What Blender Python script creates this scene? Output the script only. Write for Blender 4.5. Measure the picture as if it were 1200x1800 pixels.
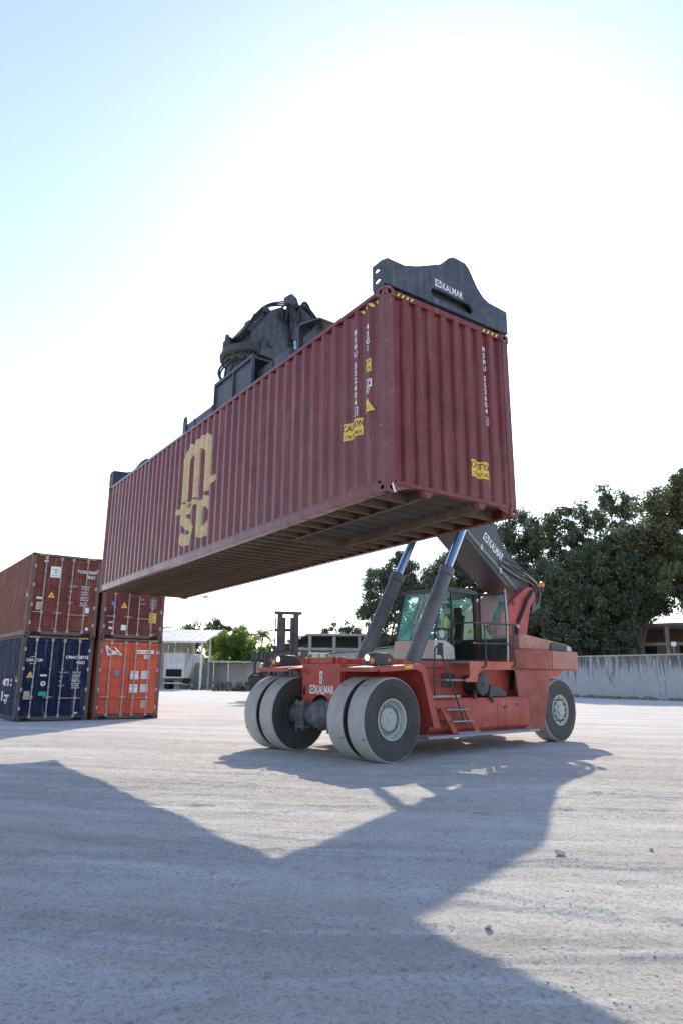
import bpy, bmesh, math, random
import numpy as np
from mathutils import Vector, Matrix
from mathutils.geometry import tessellate_polygon

for _o in list(bpy.data.objects):
    bpy.data.objects.remove(_o, do_unlink=True)
SC = bpy.context.scene
COL = SC.collection
R = math.radians

# ------------------------------------------------------------------ camera
CAM_H, CAM_PITCH, CAM_ROLL = 1.581, 0.2359, 0.0107
cam_data = bpy.data.cameras.new('camera')
cam = bpy.data.objects.new('camera', cam_data)
COL.objects.link(cam)
cp, sp = math.cos(CAM_PITCH), math.sin(CAM_PITCH)
cr, sr = math.cos(CAM_ROLL), math.sin(CAM_ROLL)
_fw = Vector((0, cp, sp)); _up0 = Vector((0, -sp, cp)); _rt0 = Vector((1, 0, 0))
_rt = cr * _rt0 + sr * _up0
_up = cr * _up0 - sr * _rt0
cam.matrix_world = Matrix(((_rt.x, _up.x, -_fw.x, 0), (_rt.y, _up.y, -_fw.y, 0), (_rt.z, _up.z, -_fw.z, CAM_H), (0, 0, 0, 1)))
cam_data.sensor_fit = 'VERTICAL'
cam_data.sensor_height = 36.0
cam_data.lens = 36.0 * 1206.9 / 1800.0
cam_data.clip_start = 0.05
cam_data.clip_end = 3000.0
SC.camera = cam

# ------------------------------------------------------------------ sky, sun, exposure
SUN_AZ, SUN_EL = R(9.1), R(31.9)          # clockwise from +Y
world = bpy.data.worlds.new('World')
SC.world = world
world.use_nodes = True
wn = world.node_tree
wn.nodes.clear()
sky = wn.nodes.new('ShaderNodeTexSky')
sky.sky_type = 'NISHITA'
sky.sun_disc = False
sky.sun_elevation = SUN_EL
sky.sun_rotation = SUN_AZ
sky.altitude = 20
sky.air_density = 1.0
sky.dust_density = 0.3
sky.ozone_density = 1.0
bgn = wn.nodes.new('ShaderNodeBackground')
bgn.inputs['Strength'].default_value = 0.147
wout = wn.nodes.new('ShaderNodeOutputWorld')
hsv = wn.nodes.new('ShaderNodeHueSaturation')          # hazy, slightly washed-out sky
hsv.inputs['Hue'].default_value = 0.507
hsv.inputs['Saturation'].default_value = 0.90
wn.links.new(sky.outputs[0], hsv.inputs['Color'])
wn.links.new(hsv.outputs[0], bgn.inputs[0])
wn.links.new(bgn.outputs[0], wout.inputs[0])

sl = bpy.data.lights.new('sun', 'SUN')
sl.energy = 3.1
sl.angle = R(0.55)
sl.color = (1.0, 0.86, 0.66)
sun = bpy.data.objects.new('sun', sl)
COL.objects.link(sun)
SUN_DIR = Vector((math.sin(SUN_AZ) * math.cos(SUN_EL), math.cos(SUN_AZ) * math.cos(SUN_EL), math.sin(SUN_EL)))
sun.rotation_euler = SUN_DIR.to_track_quat('Z', 'Y').to_euler()
sun.location = (10, 40, 40)

SC.view_settings.view_transform = 'Standard'
SC.view_settings.look = 'None'
SC.view_settings.gamma = 1.0
SC.view_settings.use_curve_mapping = False
SC.view_settings.exposure = 1.14

# ------------------------------------------------------------------ materials
def srgb(r, g, b):
    f = lambda c: (c / 255) / 12.92 if c / 255 <= 0.04045 else ((c / 255 + 0.055) / 1.055) ** 2.4
    return (f(r), f(g), f(b), 1)

class NT:
    """small helper round a material's node tree"""
    def __init__(s, name):
        s.m = bpy.data.materials.new(name); s.m.use_nodes = True
        s.t = s.m.node_tree; s.t.nodes.clear()
        s.out = s.t.nodes.new('ShaderNodeOutputMaterial')
        s.tc = None
    def n(s, typ, **kw):
        nd = s.t.nodes.new(typ)
        for k, v in kw.items():
            if k.startswith('i_'):
                key = k[2:]
                key = int(key) if key.isdigit() else key.replace('_', ' ')
                nd.inputs[key].default_value = v
            else:
                setattr(nd, k, v)
        return nd
    def l(s, a, b): s.t.links.new(a, b)
    def coord(s, kind='Object'):
        if s.tc is None: s.tc = s.t.nodes.new('ShaderNodeTexCoord')
        return s.tc.outputs[kind]
    def mapped(s, scale, rot=(0, 0, 0), kind='Object'):
        mp = s.n('ShaderNodeMapping'); mp.inputs['Scale'].default_value = scale; mp.inputs['Rotation'].default_value = rot
        s.l(s.coord(kind), mp.inputs['Vector']); return mp.outputs[0]
    def noise(s, scale, detail=4, rough=0.55, vec=None, dist=0.0):
        nd = s.n('ShaderNodeTexNoise'); nd.inputs['Scale'].default_value = scale
        nd.inputs['Detail'].default_value = detail; nd.inputs['Roughness'].default_value = rough
        nd.inputs['Distortion'].default_value = dist
        s.l(vec if vec is not None else s.coord(), nd.inputs['Vector']); return nd.outputs['Fac']
    def ramp(s, fac, stops):
        r = s.n('ShaderNodeValToRGB'); e = r.color_ramp.elements
        while len(e) < len(stops): e.new(0.5)
        for i, (p, c) in enumerate(stops):
            e[i].position = p; e[i].color = c if len(c) == 4 else (*c, 1)
        s.l(fac, r.inputs[0]); return r.outputs[0]
    def fac(s, fac, lo, hi, a=0.0, b=1.0):
        r = s.n('ShaderNodeMapRange'); r.inputs['From Min'].default_value = lo; r.inputs['From Max'].default_value = hi
        r.inputs['To Min'].default_value = a; r.inputs['To Max'].default_value = b
        s.l(fac, r.inputs['Value']); return r.outputs[0]
    def mix(s, fac, a, b, mode='MIX'):
        m = s.n('ShaderNodeMix', data_type='RGBA', blend_type=mode)
        for k, v in ((0, fac), (6, a), (7, b)):
            if hasattr(v, 'links') or hasattr(v, 'is_linked'): s.l(v, m.inputs[k])
            else: m.inputs[k].default_value = v
        return m.outputs[2]
    def math(s, op, a, b):
        m = s.n('ShaderNodeMath', operation=op)
        for k, v in ((0, a), (1, b)):
            if hasattr(v, 'is_linked'): s.l(v, m.inputs[k])
            else: m.inputs[k].default_value = v
        return m.outputs[0]
    def bsdf(s, color, rough=0.6, metal=0.0, bump=None, bstr=0.3, bdist=0.01, spec=0.5):
        p = s.n('ShaderNodeBsdfPrincipled')
        for k, v in (('Base Color', color), ('Roughness', rough), ('Metallic', metal)):
            if hasattr(v, 'is_linked'): s.l(v, p.inputs[k])
            else: p.inputs[k].default_value = v
        p.inputs['Specular IOR Level'].default_value = spec
        if bump is not None:
            b = s.n('ShaderNodeBump'); b.inputs['Strength'].default_value = bstr; b.inputs['Distance'].default_value = bdist
            s.l(bump, b.inputs['Height']); s.l(b.outputs[0], p.inputs['Normal'])
        s.l(p.outputs[0], s.out.inputs['Surface']); return p

MATS = {}
def paint(name, col, dust=0.25, rust=0.0, rough=0.5, bump=0.12, rv=1.0, spec=0.5, dent=0.0, runs=0.0, grime=0.0, dustcol=(0.42, 0.38, 0.34, 1), scale=1.0, streak=False, chip=0.0, metal=0.0):
    """painted / worn metal: colour variation, dust film, rust or scuff patches"""
    t = NT(name)
    n1 = t.noise(1.7 * scale, 5, 0.6)
    n2 = t.noise(9.0 * scale, 6, 0.65)
    c = t.mix(t.fac(n1, 0.3, 0.7), tuple(x * 0.82 for x in col[:3]) + (1,), tuple(min(1, x * 1.12) for x in col[:3]) + (1,))
    d = t.math('MULTIPLY', t.fac(n2, 0.35, 0.75), t.fac(n1, 0.25, 0.75))
    d = t.math('MULTIPLY', d, dust * 2.2)
    c = t.mix(d, c, dustcol)
    if streak:
        sv = t.mapped((6.0, 6.0, 0.35))
        sn = t.noise(2.2, 5, 0.6, sv)
        c = t.mix(t.fac(sn, 0.52, 0.75, 0.0, 0.45 * streak), c, tuple(x * 0.55 for x in col[:3]) + (1,))
        c = t.mix(t.fac(sn, 0.45, 0.28, 0.0, 0.25 * streak), c, dustcol)
    if rust > 0:
        rn = t.noise(3.1 * scale, 8, 0.7, None, 0.6)
        rf = t.fac(rn, 0.74 - rust * 0.3, 0.80 - rust * 0.3)
        rc = t.mix(n2, (0.10, 0.045, 0.022, 1), (0.26, 0.12, 0.05, 1))
        c = t.mix(t.math('MULTIPLY', rf, 0.85), c, rc)
    if chip > 0:
        cn = t.noise(14 * scale, 3, 0.7)
        c = t.mix(t.fac(cn, 0.72 - chip * 0.2, 0.75 - chip * 0.2, 0, 0.8), c, (0.35, 0.33, 0.31, 1))
    if runs > 0:
        rv_ = t.mapped((5.0, 5.0, 0.28)); rn2 = t.noise(2.6, 6, 0.62, rv_)
        c = t.mix(t.fac(rn2, 0.635, 0.70, 0.0, runs), c, (0.115, 0.050, 0.026, 1))
        c = t.mix(t.fac(rn2, 0.34, 0.28, 0.0, runs * 0.5), c, dustcol)
    if grime > 0:
        gn = t.noise(2.3 * scale, 7, 0.72, None, 0.8)
        c = t.mix(t.fac(gn, 0.54, 0.70, 0.0, grime), c, (0.035, 0.026, 0.023, 1))
    rr = t.fac(n2, 0.3, 0.7, rough - 0.08 * rv, min(1, rough + 0.18 * rv))
    if dent > 0:
        t.bsdf(c, rr, metal, t.noise(1.3, 3, 0.5, None, 0.4), dent, 0.06, spec)
    else:
        t.bsdf(c, rr, metal, n2, bump, 0.004, spec)
    MATS[name] = t.m
    return t.m

def plain(name, col, rough=0.6, metal=0.0, var=0.15, scale=6.0):
    t = NT(name)
    n = t.noise(scale, 5, 0.6)
    c = t.mix(t.fac(n, 0.3, 0.7), tuple(x * (1 - var) for x in col[:3]) + (1,), tuple(min(1, x * (1 + var)) for x in col[:3]) + (1,))
    t.bsdf(c, rough, metal, n, 0.1, 0.003)
    MATS[name] = t.m
    return t.m

M = MATS
paint('held_red', (0.160, 0.026, 0.021, 1), spec=0.4, dust=0.03, rust=0.0, rough=0.26, streak=0.6, bump=0.0, rv=0.15, dent=0.45, runs=0.30)
paint('held_post', (0.15, 0.030, 0.030, 1), dust=0.10, rust=0.28, rough=0.5, chip=0.35)
paint('brown_red', (0.16, 0.036, 0.024, 1), spec=0.25, runs=0.5, dent=0.3, dust=0.07, rust=0.06, rough=0.55, streak=True)
paint('maroon', (0.13, 0.026, 0.024, 1), spec=0.25, runs=0.5, dent=0.3, dust=0.07, rust=0.10, rough=0.55, streak=True)
paint('navy', (0.006, 0.014, 0.050, 1), spec=0.12, runs=0.5, dent=0.3, dust=0.03, rust=0.10, rough=0.5, streak=True)
paint('orange_red', (0.54, 0.072, 0.024, 1), runs=0.7, dent=0.3, dust=0.08, rust=0.14, rough=0.5, streak=True)
paint('frame_brown', (0.12, 0.055, 0.045, 1), dust=0.15, rust=0.3, rough=0.6)
paint('frame_dark', (0.05, 0.045, 0.05, 1), dust=0.15, rust=0.3, rough=0.6)
paint('underside', (0.085, 0.060, 0.040, 1), dust=0.26, rust=0.40, rough=0.8, dustcol=(0.40, 0.29, 0.17, 1))
paint('floorboard', (0.042, 0.034, 0.027, 1), dust=0.14, rust=0.2, rough=0.85, dustcol=(0.22, 0.16, 0.10, 1))
paint('spreader_blue', (0.024, 0.034, 0.052, 1), dust=0.24, rust=0.26, rough=0.5, streak=0.9, chip=0.0, dustcol=(0.26, 0.25, 0.25, 1))
paint('boom_dark', (0.026, 0.031, 0.040, 1), dust=0.16, rust=0.06, rough=0.45, chip=0.0, dustcol=(0.34, 0.31, 0.29, 1))
paint('machine_red', (0.38, 0.034, 0.021, 1), grime=0.40, dust=0.22, rust=0.03, rough=0.5, dustcol=(0.46, 0.26, 0.21, 1), chip=0.0)
paint('machine_red_dusty', (0.31, 0.062, 0.042, 1), grime=0.35, dust=0.36, rust=0.0, rough=0.65, dustcol=(0.42, 0.27, 0.23, 1))
paint('rear_pink', (0.38, 0.125, 0.095, 1), grime=0.25, dust=0.55, rough=0.65, dustcol=(0.48, 0.32, 0.27, 1))
paint('machine_orange', (0.47, 0.075, 0.035, 1), dust=0.3, rough=0.6, dustcol=(0.55, 0.40, 0.33, 1))
paint('machine_black', (0.022, 0.024, 0.028, 1), dust=0.22, rough=0.5, dustcol=(0.25, 0.23, 0.22, 1))
paint('cab_white', (0.58, 0.54, 0.51, 1), dust=0.3, rough=0.5, dustcol=(0.45, 0.38, 0.34, 1))
paint('cylinder_grey', (0.075, 0.080, 0.092, 1), dust=0.25, rough=0.45, dustcol=(0.28, 0.25, 0.24, 1))
paint('axle_grey', (0.065, 0.075, 0.092, 1), dust=0.3, rough=0.6)
paint('rim', (0.36, 0.39, 0.37, 1), dust=0.3, rust=0.10, rough=0.6, scale=3, dustcol=(0.45, 0.42, 0.38, 1))
paint('grating', (0.26, 0.27, 0.29, 1), dust=0.3, rough=0.55, metal=0.3)
plain('black_rubber', (0.018, 0.018, 0.019, 1), 0.75)
plain('dark_hole', (0.006, 0.006, 0.007, 1), 0.9)
plain('chrome', (0.28, 0.34, 0.46, 1), 0.2, 1.0, 0.05)
plain('zinc', (0.42, 0.42, 0.41, 1), 0.5, 0.5)
plain('white_mark', (0.72, 0.71, 0.70, 1), 0.6, 0, 0.12, 20)
plain('beige_mark', (0.50, 0.37, 0.19, 1), 0.6, 0, 0.12, 8)
plain('yellow_mark', (0.72, 0.47, 0.06, 1), 0.55, 0, 0.1, 20)
plain('black_mark', (0.02, 0.02, 0.022, 1), 0.6)
plain('green_mark', (0.03, 0.33, 0.20, 1), 0.6)
plain('blue_mark', (0.12, 0.22, 0.50, 1), 0.6)
plain('cream_mark', (0.45, 0.36, 0.26, 1), 0.7, 0, 0.3, 30)
plain('orange_lens', (0.75, 0.19, 0.03, 1), 0.25)
plain('concrete', (0.36, 0.34, 0.32, 1), 0.85, 0, 0.25, 1.2)
plain('roof_metal', (0.42, 0.42, 0.41, 1), 0.5, 0.2, 0.2, 0.8)
plain('wall_grey', (0.33, 0.32, 0.30, 1), 0.85, 0, 0.2, 0.7)
plain('trailer_white', (0.55, 0.55, 0.54, 1), 0.55, 0, 0.15, 1.0)
plain('rod_grey', (0.34, 0.31, 0.30, 1), 0.5, 0.2, 0.25, 8)
plain('hivis', (0.42, 0.64, 0.06, 1), 0.8)
plain('cloth_navy', (0.018, 0.025, 0.050, 1), 0.85)
plain('skin', (0.30, 0.16, 0.10, 1), 0.6)
plain('seat_black', (0.02, 0.02, 0.022, 1), 0.8)
plain('stone', (0.42, 0.39, 0.365, 1), 0.9, 0, 0.25, 15)

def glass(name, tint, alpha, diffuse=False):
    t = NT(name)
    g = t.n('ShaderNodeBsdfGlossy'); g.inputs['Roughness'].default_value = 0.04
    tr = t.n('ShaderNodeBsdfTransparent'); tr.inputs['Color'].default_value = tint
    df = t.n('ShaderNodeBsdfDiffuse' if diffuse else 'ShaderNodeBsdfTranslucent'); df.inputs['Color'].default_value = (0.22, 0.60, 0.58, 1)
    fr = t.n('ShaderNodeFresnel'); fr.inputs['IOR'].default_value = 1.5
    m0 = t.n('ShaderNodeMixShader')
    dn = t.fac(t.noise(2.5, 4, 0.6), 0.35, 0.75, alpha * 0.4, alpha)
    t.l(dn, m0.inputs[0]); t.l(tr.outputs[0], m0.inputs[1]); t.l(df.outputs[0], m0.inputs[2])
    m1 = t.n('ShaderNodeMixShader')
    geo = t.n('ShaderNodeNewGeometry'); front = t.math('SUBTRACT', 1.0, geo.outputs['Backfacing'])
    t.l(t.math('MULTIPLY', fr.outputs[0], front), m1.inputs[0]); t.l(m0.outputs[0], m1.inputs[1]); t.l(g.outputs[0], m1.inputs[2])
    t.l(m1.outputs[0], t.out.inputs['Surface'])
    MATS[name] = t.m
glass('cab_glass', (0.90, 0.985, 0.96, 1), 0.07)
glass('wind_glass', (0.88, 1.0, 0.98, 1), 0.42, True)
glass('clear_glass', (0.93, 0.97, 0.96, 1), 0.16)

def emit(name, col, st):
    t = NT(name); e = t.n('ShaderNodeEmission'); e.inputs[0].default_value = col; e.inputs[1].default_value = st
    t.l(e.outputs[0], t.out.inputs['Surface']); MATS[name] = t.m
emit('lamp_white', (1, 0.97, 0.9, 1), 1.6)

# tyre: dusty smooth tread, darker side walls with rings of scuffing
t = NT('tyre_tread')
n1 = t.noise(3, 5, 0.6); n2 = t.noise(40, 4, 0.6)
c = t.mix(t.fac(n1, 0.3, 0.7), (0.30, 0.288, 0.28, 1), (0.40, 0.385, 0.37, 1))
c = t.mix(t.fac(n2, 0.45, 0.75, 0, 0.4), c, (0.24, 0.23, 0.225, 1))
t.bsdf(c, 0.9, 0, n2, 0.25, 0.004); MATS['tyre_tread'] = t.m
t = NT('tyre_side')
n1 = t.noise(2.2, 5, 0.6); n2 = t.noise(30, 4, 0.6)
c = t.mix(t.fac(n1, 0.35, 0.7), (0.036, 0.035, 0.036, 1), (0.068, 0.062, 0.058, 1))
c = t.mix(t.fac(n2, 0.5, 0.8, 0, 0.35), c, (0.16, 0.145, 0.13, 1))
t.bsdf(c, 0.8, 0, n2, 0.2, 0.004); MATS['tyre_side'] = t.m

# ------------------------------------------------------------------ mesh builder
def smooth_path(pts, k=5):
    P = [Vector(p) for p in pts]; out = []
    for i in range(len(P) - 1):
        a, b, c, d = P[max(i - 1, 0)], P[i], P[i + 1], P[min(i + 2, len(P) - 1)]
        for j in range(k):
            t_ = j / k
            out.append(0.5 * ((2 * b) + (c - a) * t_ + (2 * a - 5 * b + 4 * c - d) * t_ ** 2 + (3 * b - a - 3 * c + d) * t_ ** 3))
    return out + [P[-1]]

class MB:
    def __init__(s): s.v = []; s.f = []; s.mi = []; s.cur = 0
    def add(s, verts, faces):
        o = len(s.v); s.v.extend([tuple(p) for p in verts])
        for f in faces: s.f.append(tuple(i + o for i in f)); s.mi.append(s.cur)
        return s
    def mat(s, i): s.cur = i; return s
    def box(s, x0, x1, y0, y1, z0, z1):
        return s.add([(x0, y0, z0), (x1, y0, z0), (x1, y1, z0), (x0, y1, z0), (x0, y0, z1), (x1, y0, z1), (x1, y1, z1), (x0, y1, z1)],
                     [(0, 3, 2, 1), (4, 5, 6, 7), (0, 1, 5, 4), (1, 2, 6, 5), (2, 3, 7, 6), (3, 0, 4, 7)])
    def beam(s, p0, p1, w, h, up=(0, 0, 1)):
        p0 = Vector(p0); p1 = Vector(p1); d = (p1 - p0).normalized(); up = Vector(up)
        sd = d.cross(up)
        if sd.length < 1e-5: sd = d.cross(Vector((1, 0, 0)))
        sd.normalize(); u2 = sd.cross(d)
        vs = []
        for p in (p0, p1):
            for a, b in ((-1, -1), (1, -1), (1, 1), (-1, 1)): vs.append(p + sd * (a * w / 2) + u2 * (b * h / 2))
        return s.add(vs, [(0, 1, 2, 3), (7, 6, 5, 4), (0, 4, 5, 1), (1, 5, 6, 2), (2, 6, 7, 3), (3, 7, 4, 0)])
    def cyl(s, p0, p1, r0, r1=None, n=14, caps=True):
        return s.tube([p0, p1], [r0, r0 if r1 is None else r1], n, caps)
    def tube(s, pts, r, n=8, caps=True):
        pts = [Vector(p) for p in pts]; k = len(pts)
        rs = r if isinstance(r, (list, tuple)) else [r] * k
        vs = []; prev = None
        for i, p in enumerate(pts):
            d = (pts[min(i + 1, k - 1)] - pts[max(i - 1, 0)])
            d = d.normalized() if d.length > 1e-9 else Vector((0, 0, 1))
            if prev is None:
                a = Vector((0, 0, 1)) if abs(d.z) < 0.9 else Vector((1, 0, 0)); x = d.cross(a).normalized()
            else:
                x = prev - d * prev.dot(d); x = x.normalized() if x.length > 1e-6 else d.orthogonal().normalized()
            prev = x; y = d.cross(x)
            for j in range(n):
                t_ = 2 * math.pi * j / n; vs.append(p + x * (rs[i] * math.cos(t_)) + y * (rs[i] * math.sin(t_)))
        fs = []
        for i in range(k - 1):
            for j in range(n):
                fs.append((i * n + j, i * n + (j + 1) % n, (i + 1) * n + (j + 1) % n, (i + 1) * n + j))
        if caps: fs.append(tuple(range(n - 1, -1, -1))); fs.append(tuple((k - 1) * n + j for j in range(n)))
        return s.add(vs, fs)
    def prism(s, poly, axis, a0, a1, holes=()):
        loops = [list(poly)] + [list(h_) for h_ in holes]
        def P(p, a):
            return (a, p[0], p[1]) if axis == 'x' else ((p[0], a, p[1]) if axis == 'y' else (p[0], p[1], a))
        flat = [p for lp in loops for p in lp]; n = len(flat)
        tris = tessellate_polygon([[Vector((p[0], p[1], 0)) for p in lp] for lp in loops])
        vs = [P(p, a0) for p in flat] + [P(p, a1) for p in flat]
        fs = [tuple(t_) for t_ in tris] + [tuple(i + n for i in reversed(t_)) for t_ in tris]
        if not holes: fs = [tuple(range(n)), tuple(range(2 * n - 1, n - 1, -1))]
        o = 0
        for lp in loops:
            m_ = len(lp)
            for i in range(m_):
                j = (i + 1) % m_; fs.append((o + i, o + j, o + j + n, o + i + n))
            o += m_
        return s.add(vs, fs)
    def lathe(s, prof, org, axis, n=32, closed=False):
        org = Vector(org); ax_ = Vector(axis).normalized(); x = ax_.orthogonal().normalized(); y = ax_.cross(x)
        k = len(prof); vs = []
        for a, r_ in prof:
            for j in range(n):
                t_ = 2 * math.pi * j / n
                vs.append(org + ax_ * a + x * (r_ * math.cos(t_)) + y * (r_ * math.sin(t_)))
        fs = []
        for i in range(k if closed else k - 1):
            i2 = (i + 1) % k
            for j in range(n):
                fs.append((i * n + j, i * n + (j + 1) % n, i2 * n + (j + 1) % n, i2 * n + j))
        return s.add(vs, fs)
    def ball(s, c, r, n=10, m=6, sq=(1, 1, 1)):
        c = Vector(c); vs = []; fs = []
        for i in range(m + 1):
            ph = math.pi * i / m
            for j in range(n):
                th = 2 * math.pi * j / n
                vs.append(c + Vector((r * sq[0] * math.sin(ph) * math.cos(th), r * sq[1] * math.sin(ph) * math.sin(th), r * sq[2] * math.cos(ph))))
        for i in range(m):
            for j in range(n): fs.append((i * n + j, i * n + (j + 1) % n, (i + 1) * n + (j + 1) % n, (i + 1) * n + j))
        return s.add(vs, fs)
    def mesh(s, name, mats, flip=False, smooth=35, fixn=True):
        me = bpy.data.meshes.new(name)
        vs = [(p[0], -p[1], p[2]) for p in s.v] if flip else s.v
        me.from_pydata([tuple(p) for p in vs], [], s.f)
        mats = mats if isinstance(mats, (list, tuple)) else [mats]
        for m_ in mats: me.materials.append(MATS[m_] if isinstance(m_, str) else m_)
        if len(mats) > 1: me.polygons.foreach_set('material_index', s.mi)
        if fixn:
            bm = bmesh.new(); bm.from_mesh(me); bmesh.ops.recalc_face_normals(bm, faces=bm.faces); bm.to_mesh(me); bm.free()
        if smooth:
            me.shade_smooth(); me.set_sharp_from_angle(angle=R(smooth))
        me.update()
        return me
    def build(s, name, mats, parent=None, flip=None, smooth=35, bevel=0, loc=None, fixn=True):
        if flip is None: flip = bool(FLIP[0])
        return link(name, s.mesh(name, mats, flip, smooth, fixn), parent, bevel, loc)
FLIP = [False]

def link(name, me, parent=None, bevel=0, loc=None):
    o = bpy.data.objects.new(name, me); COL.objects.link(o)
    if parent is not None: o.parent = parent
    if loc is not None: o.location = loc
    if bevel:
        b = o.modifiers.new('bevel', 'BEVEL'); b.width = bevel; b.segments = 2; b.limit_method = 'ANGLE'; b.angle_limit = R(40)
    return o

def thing(name, label, cat, mtx=None, group=None):
    o = bpy.data.objects.new(name, None); COL.objects.link(o); o.empty_display_size = 0.3
    if mtx is not None: o.matrix_world = mtx
    return tag(o, label, cat, group)

def tag(o, label=None, cat=None, group=None, kind=None):
    if label: o['label'] = label
    if cat: o['category'] = cat
    if group: o['group'] = group
    if kind: o['kind'] = kind
    return o

def frame(org, x, y, z):
    return Matrix(((x[0], y[0], z[0], org[0]), (x[1], y[1], z[1], org[1]), (x[2], y[2], z[2], org[2]), (0, 0, 0, 1)))

def yaw_frame(x, y, a, z=0.0):
    c, s_ = math.cos(a), math.sin(a)
    return frame((x, y, z), (c, s_, 0), (-s_, c, 0), (0, 0, 1))

# flat lettering: returns (verts2d, faces) of a string, lower left at 0,0, height h
_TXT = {}
def text2d(s, h=1.0, wscale=1.0, bold=0.0, align='LEFT'):
    key = (s, bold)
    if key not in _TXT:
        cu = bpy.data.curves.new('lettering_tmp', 'FONT'); cu.body = s; cu.size = 1.0; cu.offset = bold; cu.resolution_u = 3
        o = bpy.data.objects.new('lettering_tmp', cu); COL.objects.link(o)
        dg = bpy.context.evaluated_depsgraph_get()
        me = bpy.data.meshes.new_from_object(o.evaluated_get(dg))
        v = [(p.co.x, p.co.y) for p in me.vertices]; f = [tuple(p.vertices) for p in me.polygons]
        bpy.data.objects.remove(o, do_unlink=True); bpy.data.curves.remove(cu); bpy.data.meshes.remove(me)
        _TXT[key] = (v, f)
    v, f = _TXT[key]
    if not v: return [], []
    capv = 0.73
    x0 = min(p[0] for p in v); x1 = max(p[0] for p in v)
    k = h / capv
    dx = {'LEFT': x0, 'CENTER': (x0 + x1) / 2, 'RIGHT': x1}[align]
    return [((p[0] - dx) * k * wscale, p[1] * k) for p in v], f

class Decal:
    """collects flat 2-D shapes (a, b) that are then laid on a surface"""
    def __init__(s): s.v = []; s.f = []
    def add(s, v, f, da=0, db=0):
        o = len(s.v); s.v += [(p[0] + da, p[1] + db) for p in v]; s.f += [tuple(i + o for i in q) for q in f]; return s
    def text(s, txt, a, b, h, w=1.0, bold=0.0, align='LEFT', mirror=False):
        v, f = text2d(txt, h, w, bold, align)
        if mirror: v = [(-p[0], p[1]) for p in v]
        return s.add(v, f, a, b)
    def column(s, txt, a, b_top, h, step, w=0.9, bold=0.0, mirror=False):
        b = b_top - h
        for ch in txt:
            if ch != ' ': s.text(ch, a, b, h, w * (0.70 if ch in 'MW' else 1.0), bold, 'CENTER', mirror)
            b -= step if ch != ' ' else step * 0.6
        return s
    def rect(s, a0, a1, b0, b1): return s.add([(a0, b0), (a1, b0), (a1, b1), (a0, b1)], [(0, 1, 2, 3)])
    def poly(s, pts, holes=()):
        loops = [list(pts)] + [list(h_) for h_ in holes]
        tr = tessellate_polygon([[Vector((p[0], p[1], 0)) for p in lp] for lp in loops])
        return s.add([p for lp in loops for p in lp], [tuple(t_) for t_ in tr])
    def ring(s, a0, a1, b0, b1, t_):
        s.rect(a0, a1, b0, b0 + t_); s.rect(a0, a1, b1 - t_, b1); s.rect(a0, a0 + t_, b0 + t_, b1 - t_); return s.rect(a1 - t_, a1, b0 + t_, b1 - t_)
    def disc(s, a, b, r, n=16, sy=1.0):
        return s.add([(a + r * math.cos(2 * math.pi * i / n), b + r * sy * math.sin(2 * math.pi * i / n)) for i in range(n)], [tuple(range(n))])
    def lay_each(s, name, mat_, parent, mapf, breaks=()):
        # every separate shape becomes an object of its own
        for q in s.f:
            d = Decal(); d.v = [s.v[i] for i in q]; d.f = [tuple(range(len(q)))]; d.lay(name, mat_, parent, mapf, breaks)
    def lay(s, name, mat_, parent, mapf, breaks=()):
        """mapf(a, b) -> point; breaks: values of a where the surface folds"""
        bm = bmesh.new()
        vs = [bm.verts.new((p[0], p[1], 0)) for p in s.v]
        for q in s.f:
            if len(set(q)) >= 3:
                try: bm.faces.new([vs[i] for i in q])
                except ValueError: pass
        if s.v and len(breaks):
            lo = min(p[0] for p in s.v); hi = max(p[0] for p in s.v)
            for b in breaks:
                if lo < b < hi:
                    bmesh.ops.bisect_plane(bm, geom=bm.verts[:] + bm.edges[:] + bm.faces[:], plane_co=(b, 0, 0), plane_no=(1, 0, 0), dist=1e-6)
        for v_ in bm.verts:
            p = mapf(v_.co.x, v_.co.y); v_.co = (p[0], -p[1], p[2]) if FLIP[0] else p
        me = bpy.data.meshes.new(name); bm.to_mesh(me); bm.free()
        me.materials.append(MATS[mat_])
        return link(name, me, parent)
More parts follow.
